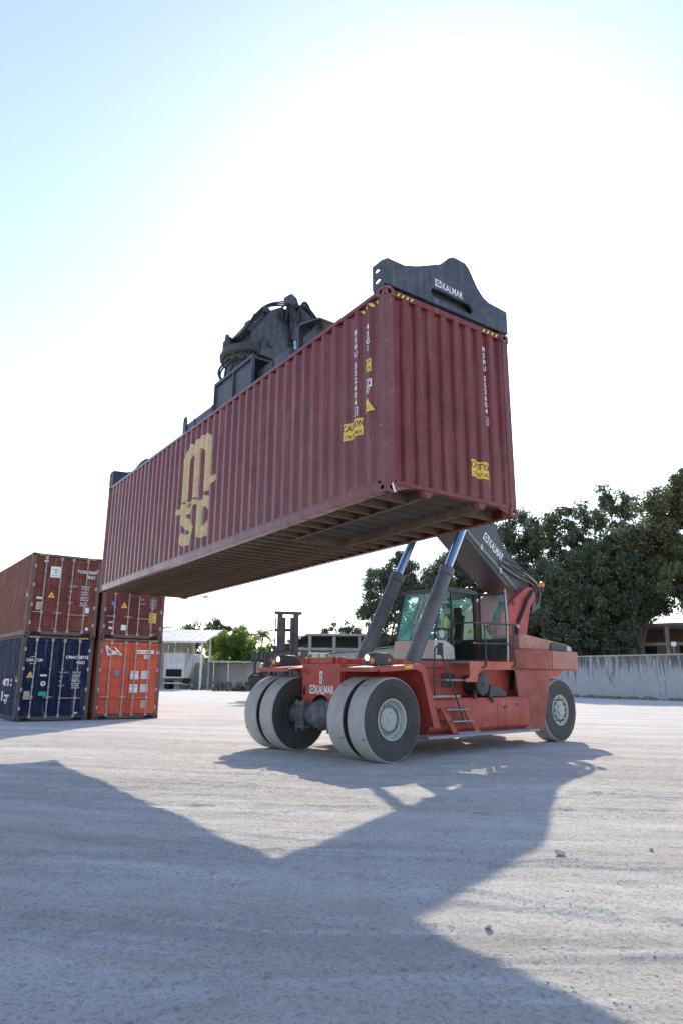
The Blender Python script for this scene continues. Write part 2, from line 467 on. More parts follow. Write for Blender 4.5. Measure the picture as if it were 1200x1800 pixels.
# ------------------------------------------------------------------ ground
rng = np.random.default_rng(7)
_tab = rng.random((256, 256))
def vnoise(x, y):
    xi = np.floor(x).astype(int); yi = np.floor(y).astype(int); fx = x - xi; fy = y - yi
    fx = fx * fx * (3 - 2 * fx); fy = fy * fy * (3 - 2 * fy)
    g = lambda a, b: _tab[a % 256, b % 256]
    return (g(xi, yi) * (1 - fx) * (1 - fy) + g(xi + 1, yi) * fx * (1 - fy) + g(xi, yi + 1) * (1 - fx) * fy + g(xi + 1, yi + 1) * fx * fy) - 0.5
TRACK = R(-9)      # direction of the wheel tracks in the yard
def ground_h(x, y):
    c, s_ = math.cos(TRACK), math.sin(TRACK)
    wob = 0.9 * vnoise(x * 0.05 + 3, y * 0.05) * 6
    a = x * c + y * s_; b = -x * s_ + y * c + wob
    h = 0.018 * vnoise(x * 0.16, y * 0.16)
    h += 0.012 * vnoise(a * 0.10, b * 1.1 + 40)
    r1 = vnoise(a * 0.22 + 9, b * 3.2)
    h += 0.016 * r1
    ridge = np.maximum(0, vnoise(a * 0.35 + 60, b * 2.3 + 11) - 0.27) / 0.23
    h += 0.060 * ridge * np.clip(0.5 + vnoise(a * 0.9, b * 5), 0, 1)
    # a second set of tracks curving off
    a2 = x * math.cos(R(24)) + y * math.sin(R(24)); b2 = -x * math.sin(R(24)) + y * math.cos(R(24)) + 0.02 * a2 * a2
    m2 = np.clip(vnoise(x * 0.08 + 20, y * 0.08 + 5) * 3, 0, 1)
    h += m2 * 0.020 * vnoise(a2 * 0.25, b2 * 4.0 + 77)
    h += 0.018 * vnoise(x * 1.7, y * 2.6) + 0.012 * vnoise(x * 5, y * 7) + 0.011 * vnoise(x * 13, y * 17)
    h += 0.012 * vnoise(a * 0.8 + 31, b * 9.0)
    for (c0, sl_, cv, a0_, wd) in RUTS:
        bb = -x * s_ + y * c; aa = a - a0_
        d_ = np.abs(bb - (c0 + sl_ * aa + cv * aa * aa)) / wd
        msk = np.clip(vnoise(a * 0.31 + c0 * 7, np.full_like(a, c0 * 3.3)) * 5 + 0.6, 0, 1)
        edge = vnoise(a * 2.2 + c0 * 5, bb * 2.0) * 0.25
        dd = d_ + edge
        trench = -0.011 * np.clip((1.0 - dd) / 0.10, 0, 1)
        berm = 0.014 * np.clip(1 - np.abs(dd - 1.10) / 0.14, 0, 1)
        h += msk * (trench + berm)
    for (c0, ang, cv, a0_, wd) in MARKS:
        ca_, sa_ = math.cos(ang), math.sin(ang)
        aa = (x - a0_) * ca_ + (y - c0) * sa_; bb = -(x - a0_) * sa_ + (y - c0) * ca_ - cv * aa * aa
        msk = np.clip(vnoise(aa * 0.22 + c0 * 9, np.full_like(aa, c0 * 4.1)) * 4 + 0.45, 0, 1)
        dd = np.abs(bb + 0.06 * vnoise(aa * 1.4, np.full_like(aa, c0))) / wd
        h += msk * (0.016 * np.clip(1 - np.abs(dd - 1.0) / 0.8, 0, 1) - 0.012 * np.clip(1 - dd, 0, 1))
    near = np.clip((34 - np.hypot(x, y)) / 20, 0, 1)
    # flattened where wheels and boxes stand
    return h * near * 0.9 - 0.012
_rr = random.Random(77)
RUTS = []
for _i in range(32):
    _c = 2.6 + _i * 0.62 + _rr.uniform(-0.4, 0.4)
    RUTS.append((_c, _rr.uniform(-0.16, 0.16), _rr.uniform(-0.006, 0.006), _rr.uniform(-3, 3), _rr.uniform(0.10, 0.30)))
MARKS = [(_rr.uniform(4, 20), R(_rr.choice((-14, -9, -4, 8, 22, -24)) + _rr.uniform(-4, 4)), _rr.uniform(-0.012, 0.012), _rr.uniform(-6, 6), _rr.uniform(0.035, 0.08)) for _i in range(46)]
def axis_pts(lo, hi, fine_lo, fine_hi, step, grow):
    mid = list(np.arange(fine_lo, fine_hi, step)); L_ = []; p = fine_lo; s_ = step
    while p > lo: s_ *= grow; p -= s_; L_.append(p)
    R_ = []; p = mid[-1]; s_ = step
    while p < hi: s_ *= grow; p += s_; R_.append(p)
    return np.array(L_[::-1] + mid + R_)
gx = axis_pts(-700, 700, -7.5, 9.5, 0.05, 1.06)
gy = np.concatenate([axis_pts(-200, 11.0, 3.0, 11.0, 0.035, 1.08)[:-1]])
gy = gy[gy < 11.0]; p_ = 11.0; s_ = 0.035
ys = list(gy)
while p_ < 1500: ys.append(p_); s_ *= 1.014; p_ += s_
gy = np.array(ys)
GX, GY = np.meshgrid(gx, gy)
GZ = ground_h(GX, GY)
nx, ny = len(gx), len(gy)
co = np.stack([GX, GY, GZ], -1).reshape(-1, 3)
ii = np.arange(nx * ny).reshape(ny, nx)
quads = np.stack([ii[:-1, :-1], ii[:-1, 1:], ii[1:, 1:], ii[1:, :-1]], -1).reshape(-1, 4)
gme = bpy.data.meshes.new('ground')
gme.vertices.add(len(co)); gme.vertices.foreach_set('co', co.ravel())
gme.loops.add(quads.size); gme.loops.foreach_set('vertex_index', quads.ravel())
gme.polygons.add(len(quads)); gme.polygons.foreach_set('loop_start', np.arange(0, quads.size, 4))
gme.update(calc_edges=True); gme.shade_smooth()
t = NT('yard_dust')
rot = (0, 0, -TRACK)
mp = t.mapped((1, 1, 1), (0, 0, 9 * math.pi / 180))
# warp the tracks a little
wv = t.n('ShaderNodeVectorMath', operation='ADD'); wn_ = t.n('ShaderNodeTexNoise'); wn_.inputs['Scale'].default_value = 0.06; wn_.inputs['Detail'].default_value = 2
t.l(mp, wn_.inputs['Vector'])
wsc = t.n('ShaderNodeVectorMath', operation='SCALE'); wsc.inputs[3].default_value = 5.0
t.l(wn_.outputs['Color'], wsc.inputs[0]); t.l(mp, wv.inputs[0]); t.l(wsc.outputs[0], wv.inputs[1])
def strm(sx, sy):
    m_ = t.n('ShaderNodeMapping'); m_.inputs['Scale'].default_value = (sx, sy, 1); t.l(wv.outputs[0], m_.inputs['Vector']); return m_.outputs[0]
big = t.noise(0.35, 5, 0.6)
st1 = t.noise(1.0, 5, 0.6, strm(0.10, 1.1))
st2 = t.noise(1.0, 4, 0.6, strm(0.35, 6.0))
med = t.noise(2.6, 6, 0.65)
fine = t.noise(28, 6, 0.75)
grit = t.noise(85, 3, 0.7)
c = t.ramp(st1, [(0.32, (0.559, 0.533, 0.508)), (0.5, (0.699, 0.673, 0.645)), (0.66, (0.838, 0.810, 0.781))])
c = t.mix(t.fac(st2, 0.52, 0.68, 0, 0.75), c, (0.860, 0.860, 0.860, 1))
c = t.mix(t.fac(med, 0.50, 0.70, 0, 0.55), c, (0.508, 0.476, 0.451, 1))
c = t.mix(t.fac(big, 0.52, 0.70, 0, 0.5), c, (0.597, 0.559, 0.527, 1))
c = t.mix(t.fac(fine, 0.50, 0.64, 0, 0.75), c, (0.318, 0.295, 0.273, 1))
spk = t.noise(48, 5, 0.85)
c = t.mix(t.fac(spk, 0.56, 0.64, 0, 0.7), c, (0.191, 0.175, 0.163, 1))
c = t.mix(t.fac(spk, 0.44, 0.36, 0, 0.5), c, (0.860, 0.860, 0.826, 1))
c = t.mix(t.fac(grit, 0.62, 0.74, 0, 0.6), c, (0.254, 0.235, 0.222, 1))
c = t.mix(t.fac(grit, 0.36, 0.26, 0, 0.6), c, (0.860, 0.838, 0.800, 1))
hh = t.math('ADD', t.math('MULTIPLY', fine, 1.3), t.math('MULTIPLY', spk, 0.9))
hh = t.math('ADD', hh, t.math('MULTIPLY', med, 0.9))
hh = t.math('ADD', hh, t.math('MULTIPLY', st2, 0.8))
t.bsdf(c, 0.95, 0, hh, 0.9, 0.05, 0.1)
gme.materials.append(t.m)
ground = bpy.data.objects.new('ground', gme); COL.objects.link(ground)
tag(ground, 'pale dusty gravel yard with wheel tracks', None, None, 'structure')

# stones lying in the yard
def stone_mesh(seed, r, sq):
    rr = random.Random(seed); bm = bmesh.new()
    bmesh.ops.create_icosphere(bm, subdivisions=2, radius=1)
    dirs = [Vector((rr.gauss(0, 1), rr.gauss(0, 1), rr.gauss(0, 1))).normalized() for _ in range(9)]
    for v_ in bm.verts:
        d = v_.co.normalized(); k = 1.0
        for q in dirs:
            dd = d.dot(q)
            if dd > 0.72: k = min(k, 0.72 / dd + 0.06)
        v_.co = Vector((d.x * sq[0], d.y * sq[1], d.z * sq[2])) * (r * k * (0.95 + 0.1 * rr.random()))
    me = bpy.data.meshes.new('stone'); bm.to_mesh(me); bm.free(); me.materials.append(M['stone']); me.shade_smooth(); me.set_sharp_from_angle(angle=R(28)); return me
STONES = [
 (2.02, 6.80, 0.045, 'pale fist-sized stone alone at the edge of the boom shadow'),
 (3.00, 7.15, 0.026, 'small flat pebble in the sunlight beyond the pale fist-sized stone'),
 (0.98, 4.95, 0.022, 'pebble just inside the sunlit wedge beside the container shadow'),
]
for k, (x, y, r_, lb) in enumerate(STONES):
    o = link('stone', stone_mesh(k + 3, r_, (1.25, 0.95, 0.7)))
    o.location = (x, y, float(ground_h(np.array([x]), np.array([y]))[0]) + r_ * 0.45)
    o.rotation_euler = (0.1, 0.2, k * 1.3); tag(o, lb, 'stone', 'loose stones in the yard')
# grit: far too many to count, one object
rs = np.random.default_rng(11); NG = 9000
th = rs.uniform(-0.62, 0.62, NG); rad = 3.2 + 17 * rs.random(NG) ** 1.5
px_, py_ = rad * np.sin(th), rad * np.cos(th); pz_ = ground_h(px_, py_)
sz = 0.0025 + 0.0075 * rs.random(NG) ** 4
base = np.array([(1, 0, 0), (-1, 0.2, 0), (0.1, 1, 0), (-0.1, -1, 0.1), (0, 0.1, 0.8), (0, 0, -0.6)])
fc = np.array([(0, 2, 4), (2, 1, 4), (1, 3, 4), (3, 0, 4), (2, 0, 5), (1, 2, 5), (3, 1, 5), (0, 3, 5)])
ang = rs.uniform(0, 6.28, NG); ca, sa = np.cos(ang), np.sin(ang)
b2 = base[None] * sz[:, None, None] * rs.uniform(0.7, 1.3, (NG, 6, 1))
vv = np.empty((NG, 6, 3)); vv[..., 0] = b2[..., 0] * ca[:, None] - b2[..., 1] * sa[:, None] + px_[:, None]
vv[..., 1] = b2[..., 0] * sa[:, None] + b2[..., 1] * ca[:, None] + py_[:, None]; vv[..., 2] = b2[..., 2] + pz_[:, None] + sz[:, None] * 0.3
def np_mesh(name, verts, faces, mats, smooth=False):
    me = bpy.data.meshes.new(name); k = faces.shape[1]
    me.vertices.add(len(verts)); me.vertices.foreach_set('co', np.ascontiguousarray(verts, dtype=np.float32).ravel())
    me.loops.add(faces.size); me.loops.foreach_set('vertex_index', np.ascontiguousarray(faces, dtype=np.int32).ravel())
    me.polygons.add(len(faces)); me.polygons.foreach_set('loop_start', np.arange(0, faces.size, k, dtype=np.int32))
    for m_ in mats: me.materials.append(m_)
    me.update(calc_edges=True)
    if smooth: me.shade_smooth()
    return me
gr = link('grit', np_mesh('grit', vv.reshape(-1, 3), (fc[None] + 6 * np.arange(NG)[:, None, None]).reshape(-1, 3), [M['stone']]))
tag(gr, 'loose grit scattered over the dusty yard', 'grit', None, 'stuff')
# ------------------------------------------------------------------ shipping containers
# design coordinates: u along the length from the end that faces the camera, v to the right, w up
CL, CW, CH = 12.192, 2.438, 2.896
FLIP[0] = True
def corr_breaks(a0, a1, pitch, segs):
    """folds of a trapezoid sheet: [(a, depth)...]; segs = fractions out flat, slope, in flat, slope"""
    n = max(1, round((a1 - a0) / pitch)); p = (a1 - a0) / n; out = [(a0, 0.0)]
    for i in range(n):
        s0 = a0 + i * p
        o_, sl_, in_, _ = segs
        out += [(s0 + p * (o_ / 2), 0.0), (s0 + p * (o_ / 2 + sl_), 1.0), (s0 + p * (o_ / 2 + sl_ + in_), 1.0), (s0 + p * (1 - o_ / 2), 0.0)]
    out.append((a1, 0.0)); return out
SIDE = corr_breaks(0.118, CL - 0.118, 0.278, (0.26, 0.22, 0.30, 0.22))
ENDC = corr_breaks(0.135, CW - 0.135, 0.243, (0.40, 0.11, 0.38, 0.11))
SD, ED = 0.048, 0.050
def interp(tab, a, d):
    xs = [p[0] for p in tab]; return float(np.interp(a, xs, [p[1] for p in tab])) * d
def side_pt(a, b, off=0.003): return (a, 0.012 + interp(SIDE, a, SD) - off, b)
def end_pt(a, b, off=0.003): return (0.014 + interp(ENDC, a, ED) - off, a, b)
SIDE_B = [p[0] for p in SIDE]; END_B = [p[0] for p in ENDC]

def strip(mb, tab, fn, w0, w1):
    vs = []; fs = []
    for a, d in tab: vs.append(fn(a, d, w0)); vs.append(fn(a, d, w1))
    for i in range(len(tab) - 1): fs.append((2 * i, 2 * i + 2, 2 * i + 3, 2 * i + 1))
    return mb.add(vs, fs)

def oval(ca, cb, ra, rb, n=12):
    return [(ca + ra * math.cos(2 * math.pi * i / n), cb + rb * math.sin(2 * math.pi * i / n)) for i in range(n)]

def casting(root, far, right, top, matn):
    """corner fitting: steel block with an oval opening on each outer face"""
    u0, u1 = (CL - 0.178, CL) if far else (0, 0.178)
    v0, v1 = (CW - 0.162, CW) if right else (0, 0.162)
    w0, w1 = (CH - 0.118, CH) if top else (0, 0.118)
    uo = -0.003 if not far else CL + 0.003; ui = 0.012 if not far else CL - 0.012
    vo = -0.003 if not right else CW + 0.003; vi = 0.012 if not right else CW - 0.012
    wo = -0.002 if not top else CH + 0.002; wi = 0.012 if not top else CH - 0.012
    b = MB()
    cu, cv, cw = (u0 + u1) / 2, (v0 + v1) / 2, (w0 + w1) / 2
    lo = lambda a, b_: (min(a, b_), max(a, b_))
    # face towards the end
    b.prism([(v0, w0), (v1, w0), (v1, w1), (v0, w1)], 'x', *lo(uo, ui), [oval(cv, cw, 0.032, 0.040)])
    b.prism([(lo(u0, u1)[0] + (0.012 if not far else 0), w0), (u1 - (0.012 if far else 0), w0), (u1 - (0.012 if far else 0), w1), (u0 + (0.012 if not far else 0), w1)], 'y', *lo(vo, vi), [oval(cu, cw, 0.040, 0.030)])
    b.prism([(u0 + 0.013, v0 + 0.013), (u1 - 0.013, v0 + 0.013), (u1 - 0.013, v1 - 0.013), (u0 + 0.013, v1 - 0.013)], 'z', *lo(wo, wi), [oval(cu, cv, 0.055, 0.030)])
    # inner faces of the block
    if far: b.box(u0, u0 + 0.012, v0 + 0.013, v1 - 0.013, w0 + 0.003, w1 - 0.003)
    else: b.box(u1 - 0.012, u1, v0 + 0.013, v1 - 0.013, w0 + 0.003, w1 - 0.003)
    if right: b.box(u0 + 0.014, u1 - 0.014, v0, v0 + 0.012, w0 + 0.004, w1 - 0.004)
    else: b.box(u0 + 0.014, u1 - 0.014, v1 - 0.012, v1, w0 + 0.004, w1 - 0.004)
    b.mat(1)
    b.box(u0 + 0.05, u1 - 0.05, v0 + 0.05, v1 - 0.05, w0 + 0.035, w1 - 0.035)
    return b.build('corner_casting', [matn, 'dark_hole'], root, smooth=0)

def hazard(root, mapf, a0, a1, b0, b1, n=5, breaks=()):
    blk = Decal().rect(a0, a1, b0, b1); yel = Decal()
    p = (a1 - a0) / n
    for i in range(n):
        x = a0 + i * p
        yel.poly([(x + 0.1 * p, b0), (x + 0.6 * p, b0), (min(x + 1.0 * p, a1), b1), (x + 0.5 * p, b1)])
    blk.lay('hazard_strip', 'black_mark', root, lambda a, b: mapf(a, b, 0.002), breaks)
    yel.lay('hazard_stripe', 'yellow_mark', root, lambda a, b: mapf(a, b, 0.004), breaks)

def container(label, mtx, pm, fm, group, doors, under=False):
    root = thing('shipping_container', label, 'container', mtx, group)
    for right in (0, 1):
        sgn = (lambda d: CW - 0.012 - d * SD) if right else (lambda d: 0.012 + d * SD)
        strip(MB(), SIDE, lambda a, d, w: (a, sgn(d), w), 0.16, CH - 0.055).build('side_panel', pm, root, smooth=0, fixn=False)
        v0, v1 = (CW - 0.055, CW - 0.004) if right else (0.004, 0.055)
        MB().box(0.175, CL - 0.175, v0, v1, CH - 0.07, CH - 0.006).build('top_rail', pm, root, bevel=0.006)
        v0, v1 = (CW - 0.05, CW - 0.003) if right else (0.003, 0.05)
        vl0, vl1 = (CW - 0.03, CW + 0.001) if right else (-0.001, 0.03)
        vb0, vb1 = (CW - 0.11, CW - 0.006) if right else (0.006, 0.11)
        b = MB(); b.box(0.178, CL - 0.178, v0, v1, 0.022, 0.158); b.box(0.178, CL - 0.178, vl0, vl1, 0.159, 0.172); b.box(0.178, CL - 0.178, vb0, vb1, 0.012, 0.021)
        b.build('bottom_rail', pm, root)
    # roof sheet with shallow ribs across
    rt = corr_breaks(0.1, CL - 0.1, 0.21, (0.5, 0.08, 0.34, 0.08))
    b = MB(); vs = []; fs = []
    for a, d in rt: vs += [(a, 0.05, CH - 0.012 - d * 0.02), (a, CW - 0.05, CH - 0.012 - d * 0.02)]
    for i in range(len(rt) - 1): fs.append((2 * i, 2 * i + 2, 2 * i + 3, 2 * i + 1))
    b.add(vs, fs); b.build('roof_panel', pm, root, smooth=0, fixn=False)
    for far in (0, 1):
        for right in (0, 1):
            u0, u1 = (CL - 0.125, CL - 0.002) if far else (0.002, 0.125)
            v0, v1 = (CW - 0.14, CW - 0.002) if right else (0.002, 0.14)
            b = MB()
            uo, ui = (u1, u0) if far else (u0, u1); vo, vi = (v1, v0) if right else (v0, v1)
            su = -1 if far else 1; sv = -1 if right else 1
            # post folded from plate: chamfered outer edge
            b.prism([(uo + su * 0.018, vo), (uo, vo + sv * 0.018), (uo, vi), (ui, vi), (ui, vo)], 'z', 0.116, CH - 0.116)
            b.build('corner_post', fm, root, bevel=0.004)
            for top in (0, 1): casting(root, far, right, top, fm)
    for far in (0, 1):
        u0, u1 = (CL - 0.11, CL - 0.006) if far else (0.006, 0.11)
        MB().box(u0, u1, 0.165, CW - 0.165, CH - 0.10, CH - 0.008).build('top_end_rail', fm if doors and not far else pm, root, bevel=0.006)
        MB().box(u0, u1, 0.165, CW - 0.165, (0.02 if doors or far else 0.105), 0.165).build('bottom_end_rail', fm if doors and not far else pm, root, bevel=0.006)
    strip(MB(), ENDC, lambda a, d, w: (CL - 0.014 - d * ED, a, w), 0.166, CH - 0.10).build('end_panel', pm, root, smooth=0, fixn=False)
    if not doors:
        strip(MB(), ENDC, lambda a, d, w: (0.014 + d * ED, a, w), 0.166, CH - 0.10).build('end_panel', pm, root, smooth=0, fixn=False)
    else:
        for k in (0, 1):
            va, vb = (0.145, CW / 2 - 0.012) if k == 0 else (CW / 2 + 0.012, CW - 0.145)
            wa, wb = 0.185, CH - 0.125
            # pressed leaf: flat frame with five shallow recessed panels
            leaf = MB(); hts = np.linspace(wa + 0.10, wb - 0.06, 6)
            rows = [(wa, 0)]
            for i in range(5):
                rows += [(hts[i] + 0.0, 0), (hts[i] + 0.035, 1), (hts[i + 1] - 0.085, 1), (hts[i + 1] - 0.05, 0)]
            rows.append((wb, 0))
            vs = []; fs = []
            cols = [(va, 0), (va + 0.05, 0), (va + 0.09, 1), (vb - 0.09, 1), (vb - 0.05, 0), (vb, 0)]
            for w_, d in rows:
                for v_, e in cols: vs.append((0.022 + 0.034 * d * e, v_, w_))
            nc = len(cols)
            for i in range(len(rows) - 1):
                for j in range(nc - 1): fs.append((i * nc + j, i * nc + j + 1, (i + 1) * nc + j + 1, (i + 1) * nc + j))
            leaf.add(vs, fs)
            leaf.box(0.024, 0.075, va + 0.001, va + 0.045, wa, wb); leaf.box(0.024, 0.075, vb - 0.045, vb - 0.001, wa, wb)
            d_ = leaf.build('door', pm, root, smooth=0, fixn=False)

            rods = (va + 0.33, vb - 0.20) if k == 0 else (va + 0.18, vb - 0.36)
            for v_ in rods:
                r_ = MB(); r_.cyl((-0.012, v_, 0.15), (-0.012, v_, CH - 0.10), 0.019, None, 10)
                for w_ in (0.155, CH - 0.155): r_.box(-0.035, 0.02, v_ - 0.045, v_ + 0.045, w_ - 0.055, w_ + 0.055)
                for w_ in (0.62, 1.15, 1.75, 2.25): r_.box(-0.034, 0.024, v_ - 0.032, v_ + 0.032, w_ - 0.022, w_ + 0.022)
                r_.build('locking_rod', 'rod_grey', d_)
            for v_, s_ in ((rods[0], -1 if k == 0 else 1), (rods[1], 1 if k == 0 else -1)):
                h_ = MB(); wz = 0.80 if (k == 0) else 0.76
                pass
                x0_, x1_ = (v_ - 0.05, v_ + 0.34) if v_ < (va + vb) / 2 and k == 1 else ((v_ - 0.29, v_ + 0.05) if k == 0 and v_ < (va + vb) / 2 else (v_ - 0.16, v_ + 0.16))
                h_.box(-0.046, -0.032, x0_, x1_, wz - 0.014, wz + 0.014); h_.box(-0.04, 0.02, v_ - 0.035, v_ + 0.035, wz - 0.05, wz + 0.05)
                h_.build('door_handle', 'rod_grey', d_)
            hv = va - 0.012 if k == 0 else vb + 0.012
            for w_ in (0.42, 1.05, 1.75, 2.42):
                MB().box(0.0, 0.03, hv - 0.035, hv + 0.035, w_ - 0.06, w_ + 0.06).build('hinge', 'rod_grey', d_)
        MB().box(0.03, 0.06, CW / 2 - 0.013, CW / 2 + 0.013, 0.186, CH - 0.126).build('door_gasket', 'black_rubber', root)
        for v_ in (0.36, CW - 0.36):
            MB().box(0.001, 0.005, v_ - 0.17, v_ + 0.17, 0.03, 0.125).build('fork_slot', 'dark_hole', root)
    # floor
    if not under:
        MB().box(0.12, CL - 0.12, 0.06, CW - 0.06, 0.06, 0.155).build('floor', 'floorboard', root)
    else:
        MB().box(0.12, CL - 0.12, 0.055, CW - 0.055, 0.158, 0.186).build('floor', 'floorboard', root)
        gl = 3.35; g0, g1 = 0.72, CW - 0.72
        cm = MB(); cm.box(-0.002, 0.002, 0.056, CW - 0.056, 0.03, 0.157); cm.box(0.002, 0.045, 0.056, CW - 0.056, 0.026, 0.031); cm.box(0.002, 0.04, 0.056, CW - 0.056, 0.150, 0.157)
        me = cm.mesh('cross_member', 'underside', True, 0)
        n = 29
        for i in range(n):
            link('cross_member', me, root, 0, (gl + 0.12 + i * (CL - gl - 0.35) / (n - 1), 0, 0))
        so = MB()
        so.box(-0.002, 0.002, 0.056, g0 - 0.012, 0.03, 0.157); so.box(0.002, 0.05, 0.056, g0 - 0.012, 0.026, 0.031)
        s2 = MB()
        s2.box(-0.002, 0.002, g1 + 0.012, CW - 0.056, 0.03, 0.157); s2.box(0.002, 0.05, g1 + 0.012, CW - 0.056, 0.026, 0.031)
        m1, m2 = so.mesh('outrigger', 'underside', True, 0), s2.mesh('outrigger', 'underside', True, 0)
        for i in range(8):
            u_ = 0.42 + i * 0.39
            link('outrigger', m1, root, 0, (u_, 0, 0)); link('outrigger', m2, root, 0, (u_, 0, 0))
        for v_ in (g0, g1):
            b = MB(); b.box(0.115, gl, v_ - 0.006, v_ + 0.006, 0.024, 0.157); s_ = -1 if v_ < CW / 2 else 1
            b.box(0.115, gl, min(v_, v_ + s_ * 0.06), max(v_, v_ + s_ * 0.06), 0.017, 0.0235); b.build('tunnel_beam', 'underside', root, smooth=0)
        # roof of the gooseneck tunnel, folded lightly
        tt = corr_breaks(0.12, gl, 0.30, (0.6, 0.1, 0.2, 0.1)); vs = []; fs = []
        for a, d in tt: vs += [(a, g0 + 0.007, 0.135 + d * 0.02), (a, g1 - 0.007, 0.135 + d * 0.02)]
        for i in range(len(tt) - 1): fs.append((2 * i, 2 * i + 2, 2 * i + 3, 2 * i + 1))
        MB().add(vs, fs).build('tunnel_plate', 'floorboard', root, smooth=0, fixn=False)
        MB().box(gl, gl + 0.03, g0 - 0.1, g1 + 0.1, 0.02, 0.157).build('tunnel_bolster', 'underside', root)
        # gussets below the end sill
        for v_ in (g0, g1):
            MB().prism([(v_ - 0.085, 0.104), (v_ + 0.085, 0.104), (v_ + 0.035, 0.02), (v_ - 0.035, 0.02)], 'x', 0.02, 0.10).build('gusset', fm, root)
        MB().prism([(0.163, 0.104), (0.42, 0.104), (0.163, 0.015)], 'x', 0.02, 0.032).build('gusset', fm, root)
        MB().prism([(CW - 0.163, 0.104), (CW - 0.163, 0.015), (CW - 0.42, 0.104)], 'x', 0.02, 0.032).build('gusset', fm, root)
        # end stop plates seen below the far end
        for v_ in (0.95, 1.50): MB().box(CL - 0.2, CL - 0.06, v_ - 0.12, v_ + 0.12, -0.03, 0.019).build('stop_plate', 'underside', root)
    return root

# ---- the container hanging from the reach stacker
HO = Vector((0.5608, 8.3025, 3.8662)); _yaw, _t1, _t2 = 2.1807, -0.0130, -0.0044
HU = Vector((math.cos(_yaw), math.sin(_yaw), _t1)).normalized()
HV = Vector((math.sin(_yaw), -math.cos(_yaw), _t2)); HV = (HV - HU * HV.dot(HU)).normalized()
HW = HV.cross(HU);  HW = HW if HW.z > 0 else -HW
HELD = frame(HO, HU, -HV, HW)
held = container('maroon high-cube container lifted off the ground by the reach stacker', HELD, 'held_red', 'held_post', None, False, True)
# lettering on the long side (u runs to the left when seen from outside: mirrored)
sp3 = lambda a, b, off=0.003: side_pt(a, b, off)
D = Decal(); D.column('MSMU 552604', 0.674, 2.53, 0.088, 0.111, 0.9, 0.022, True); D.text('1', 0.674, 1.235, 0.085, 0.9, 0.02, 'CENTER', True); D.ring(0.631, 0.717, 1.215, 1.345, 0.008)
D.column('45G1', 0.396, 2.50, 0.088, 0.108, 0.9, 0.022, True)
D.ring(0.335, 0.46, 1.54, 1.66, 0.014); D.text('UC', 0.398, 1.56, 0.08, 0.7, 0.01, 'CENTER', True); D.text('87', 0.398, 1.455, 0.07, 0.9, 0.01, 'CENTER', True)
tag(D.lay('serial_lettering', 'white_mark', held, sp3, SIDE_B), kind='stuff')
D = Decal(); D.rect(0.34, 0.455, 1.77, 1.96); D.lay('height_sticker', 'yellow_mark', held, sp3, SIDE_B)
D = Decal()
for b_ in (1.885, 1.79): D.text('2.9', 0.398, b_, 0.06, 0.9, 0.01, 'CENTER', True)
D.lay('height_lettering', 'black_mark', held, lambda a, b: sp3(a, b, 0.005), SIDE_B)
Decal().poly([(0.27, 1.175), (0.54, 1.175), (0.405, 1.425)]).lay('warning_triangle', 'black_mark', held, sp3, SIDE_B)
Decal().poly([(0.295, 1.19), (0.515, 1.19), (0.405, 1.398)]).lay('warning_triangle_face', 'yellow_mark', held, lambda a, b: sp3(a, b, 0.005), SIDE_B)
Decal().rect(0.36, 0.45, 1.235, 1.242).rect(0.37, 0.44, 1.27, 1.277).lay('warning_lines', 'black_mark', held, lambda a, b: sp3(a, b, 0.007), SIDE_B)
def caution(mapf, breaks, a, b, mir, root):
    Decal().rect(a - 0.20, a + 0.20, b - 0.125, b + 0.125).lay('caution_plate', 'yellow_mark', root, mapf, breaks)
    D = Decal(); D.text('CAUTION', a, b + 0.005, 0.095, 0.70, 0.014, 'CENTER', mir); D.text('2.9m 9\'6" HIGH', a, b - 0.10, 0.058, 0.66, 0.010, 'CENTER', mir)
    D.lay('caution_lettering', 'black_mark', root, lambda p, q: mapf(p, q, 0.006), breaks)
caution(sp3, SIDE_B, 0.76, 1.05, True, held)
hazard(held, sp3, 0.16, 0.60, 2.735, 2.795, 4, SIDE_B)
# number at the far end of the side, cream letters in two columns
D = Decal(); D.column('MSMU 552604 1', 11.80, 2.60, 0.10, 0.150, 1.0, 0.014, True); D.column('45G1', 11.52, 2.72, 0.10, 0.15, 1.0, 0.014, True)
tag(D.lay('serial_lettering', 'beige_mark', held, sp3, SIDE_B), kind='stuff')
# ship line logo: tall m over sc
LG = Decal()
def lg(x, y): return (6.86 - x * 1.0, y)          # x measured to the right on the wall
def stem(x0, x1, y0, y1): LG.poly([lg(x0, y0), lg(x1, y0), lg(x1, y1), lg(x0, y1)])
mleg = [(0.06, 1.30), (0.06, 2.14), (0.00, 2.14), (0.00, 2.26), (0.09, 2.26), (0.12, 2.40), (0.20, 2.50), (0.33, 2.53), (0.43, 2.50), (0.52, 2.42),
        (0.60, 2.50), (0.70, 2.54), (0.95, 2.54), (1.18, 2.52), (1.30, 2.44), (1.37, 2.30), (1.37, 1.50), (1.62, 1.58), (1.62, 1.46), (1.34, 1.30), (1.05, 1.28),
        (1.05, 2.08), (1.00, 2.22), (0.90, 2.28), (0.80, 2.20), (0.80, 1.28), (0.62, 1.28), (0.62, 2.16), (0.55, 2.28), (0.44, 2.26), (0.38, 2.14), (0.38, 1.30)]
LG.poly([lg(*p) for p in mleg])
LG.poly([lg(*p) for p in [(-0.28, 1.16), (0.06, 1.27), (0.78, 1.24), (0.78, 1.14), (0.1, 1.12), (-0.28, 1.06)]])
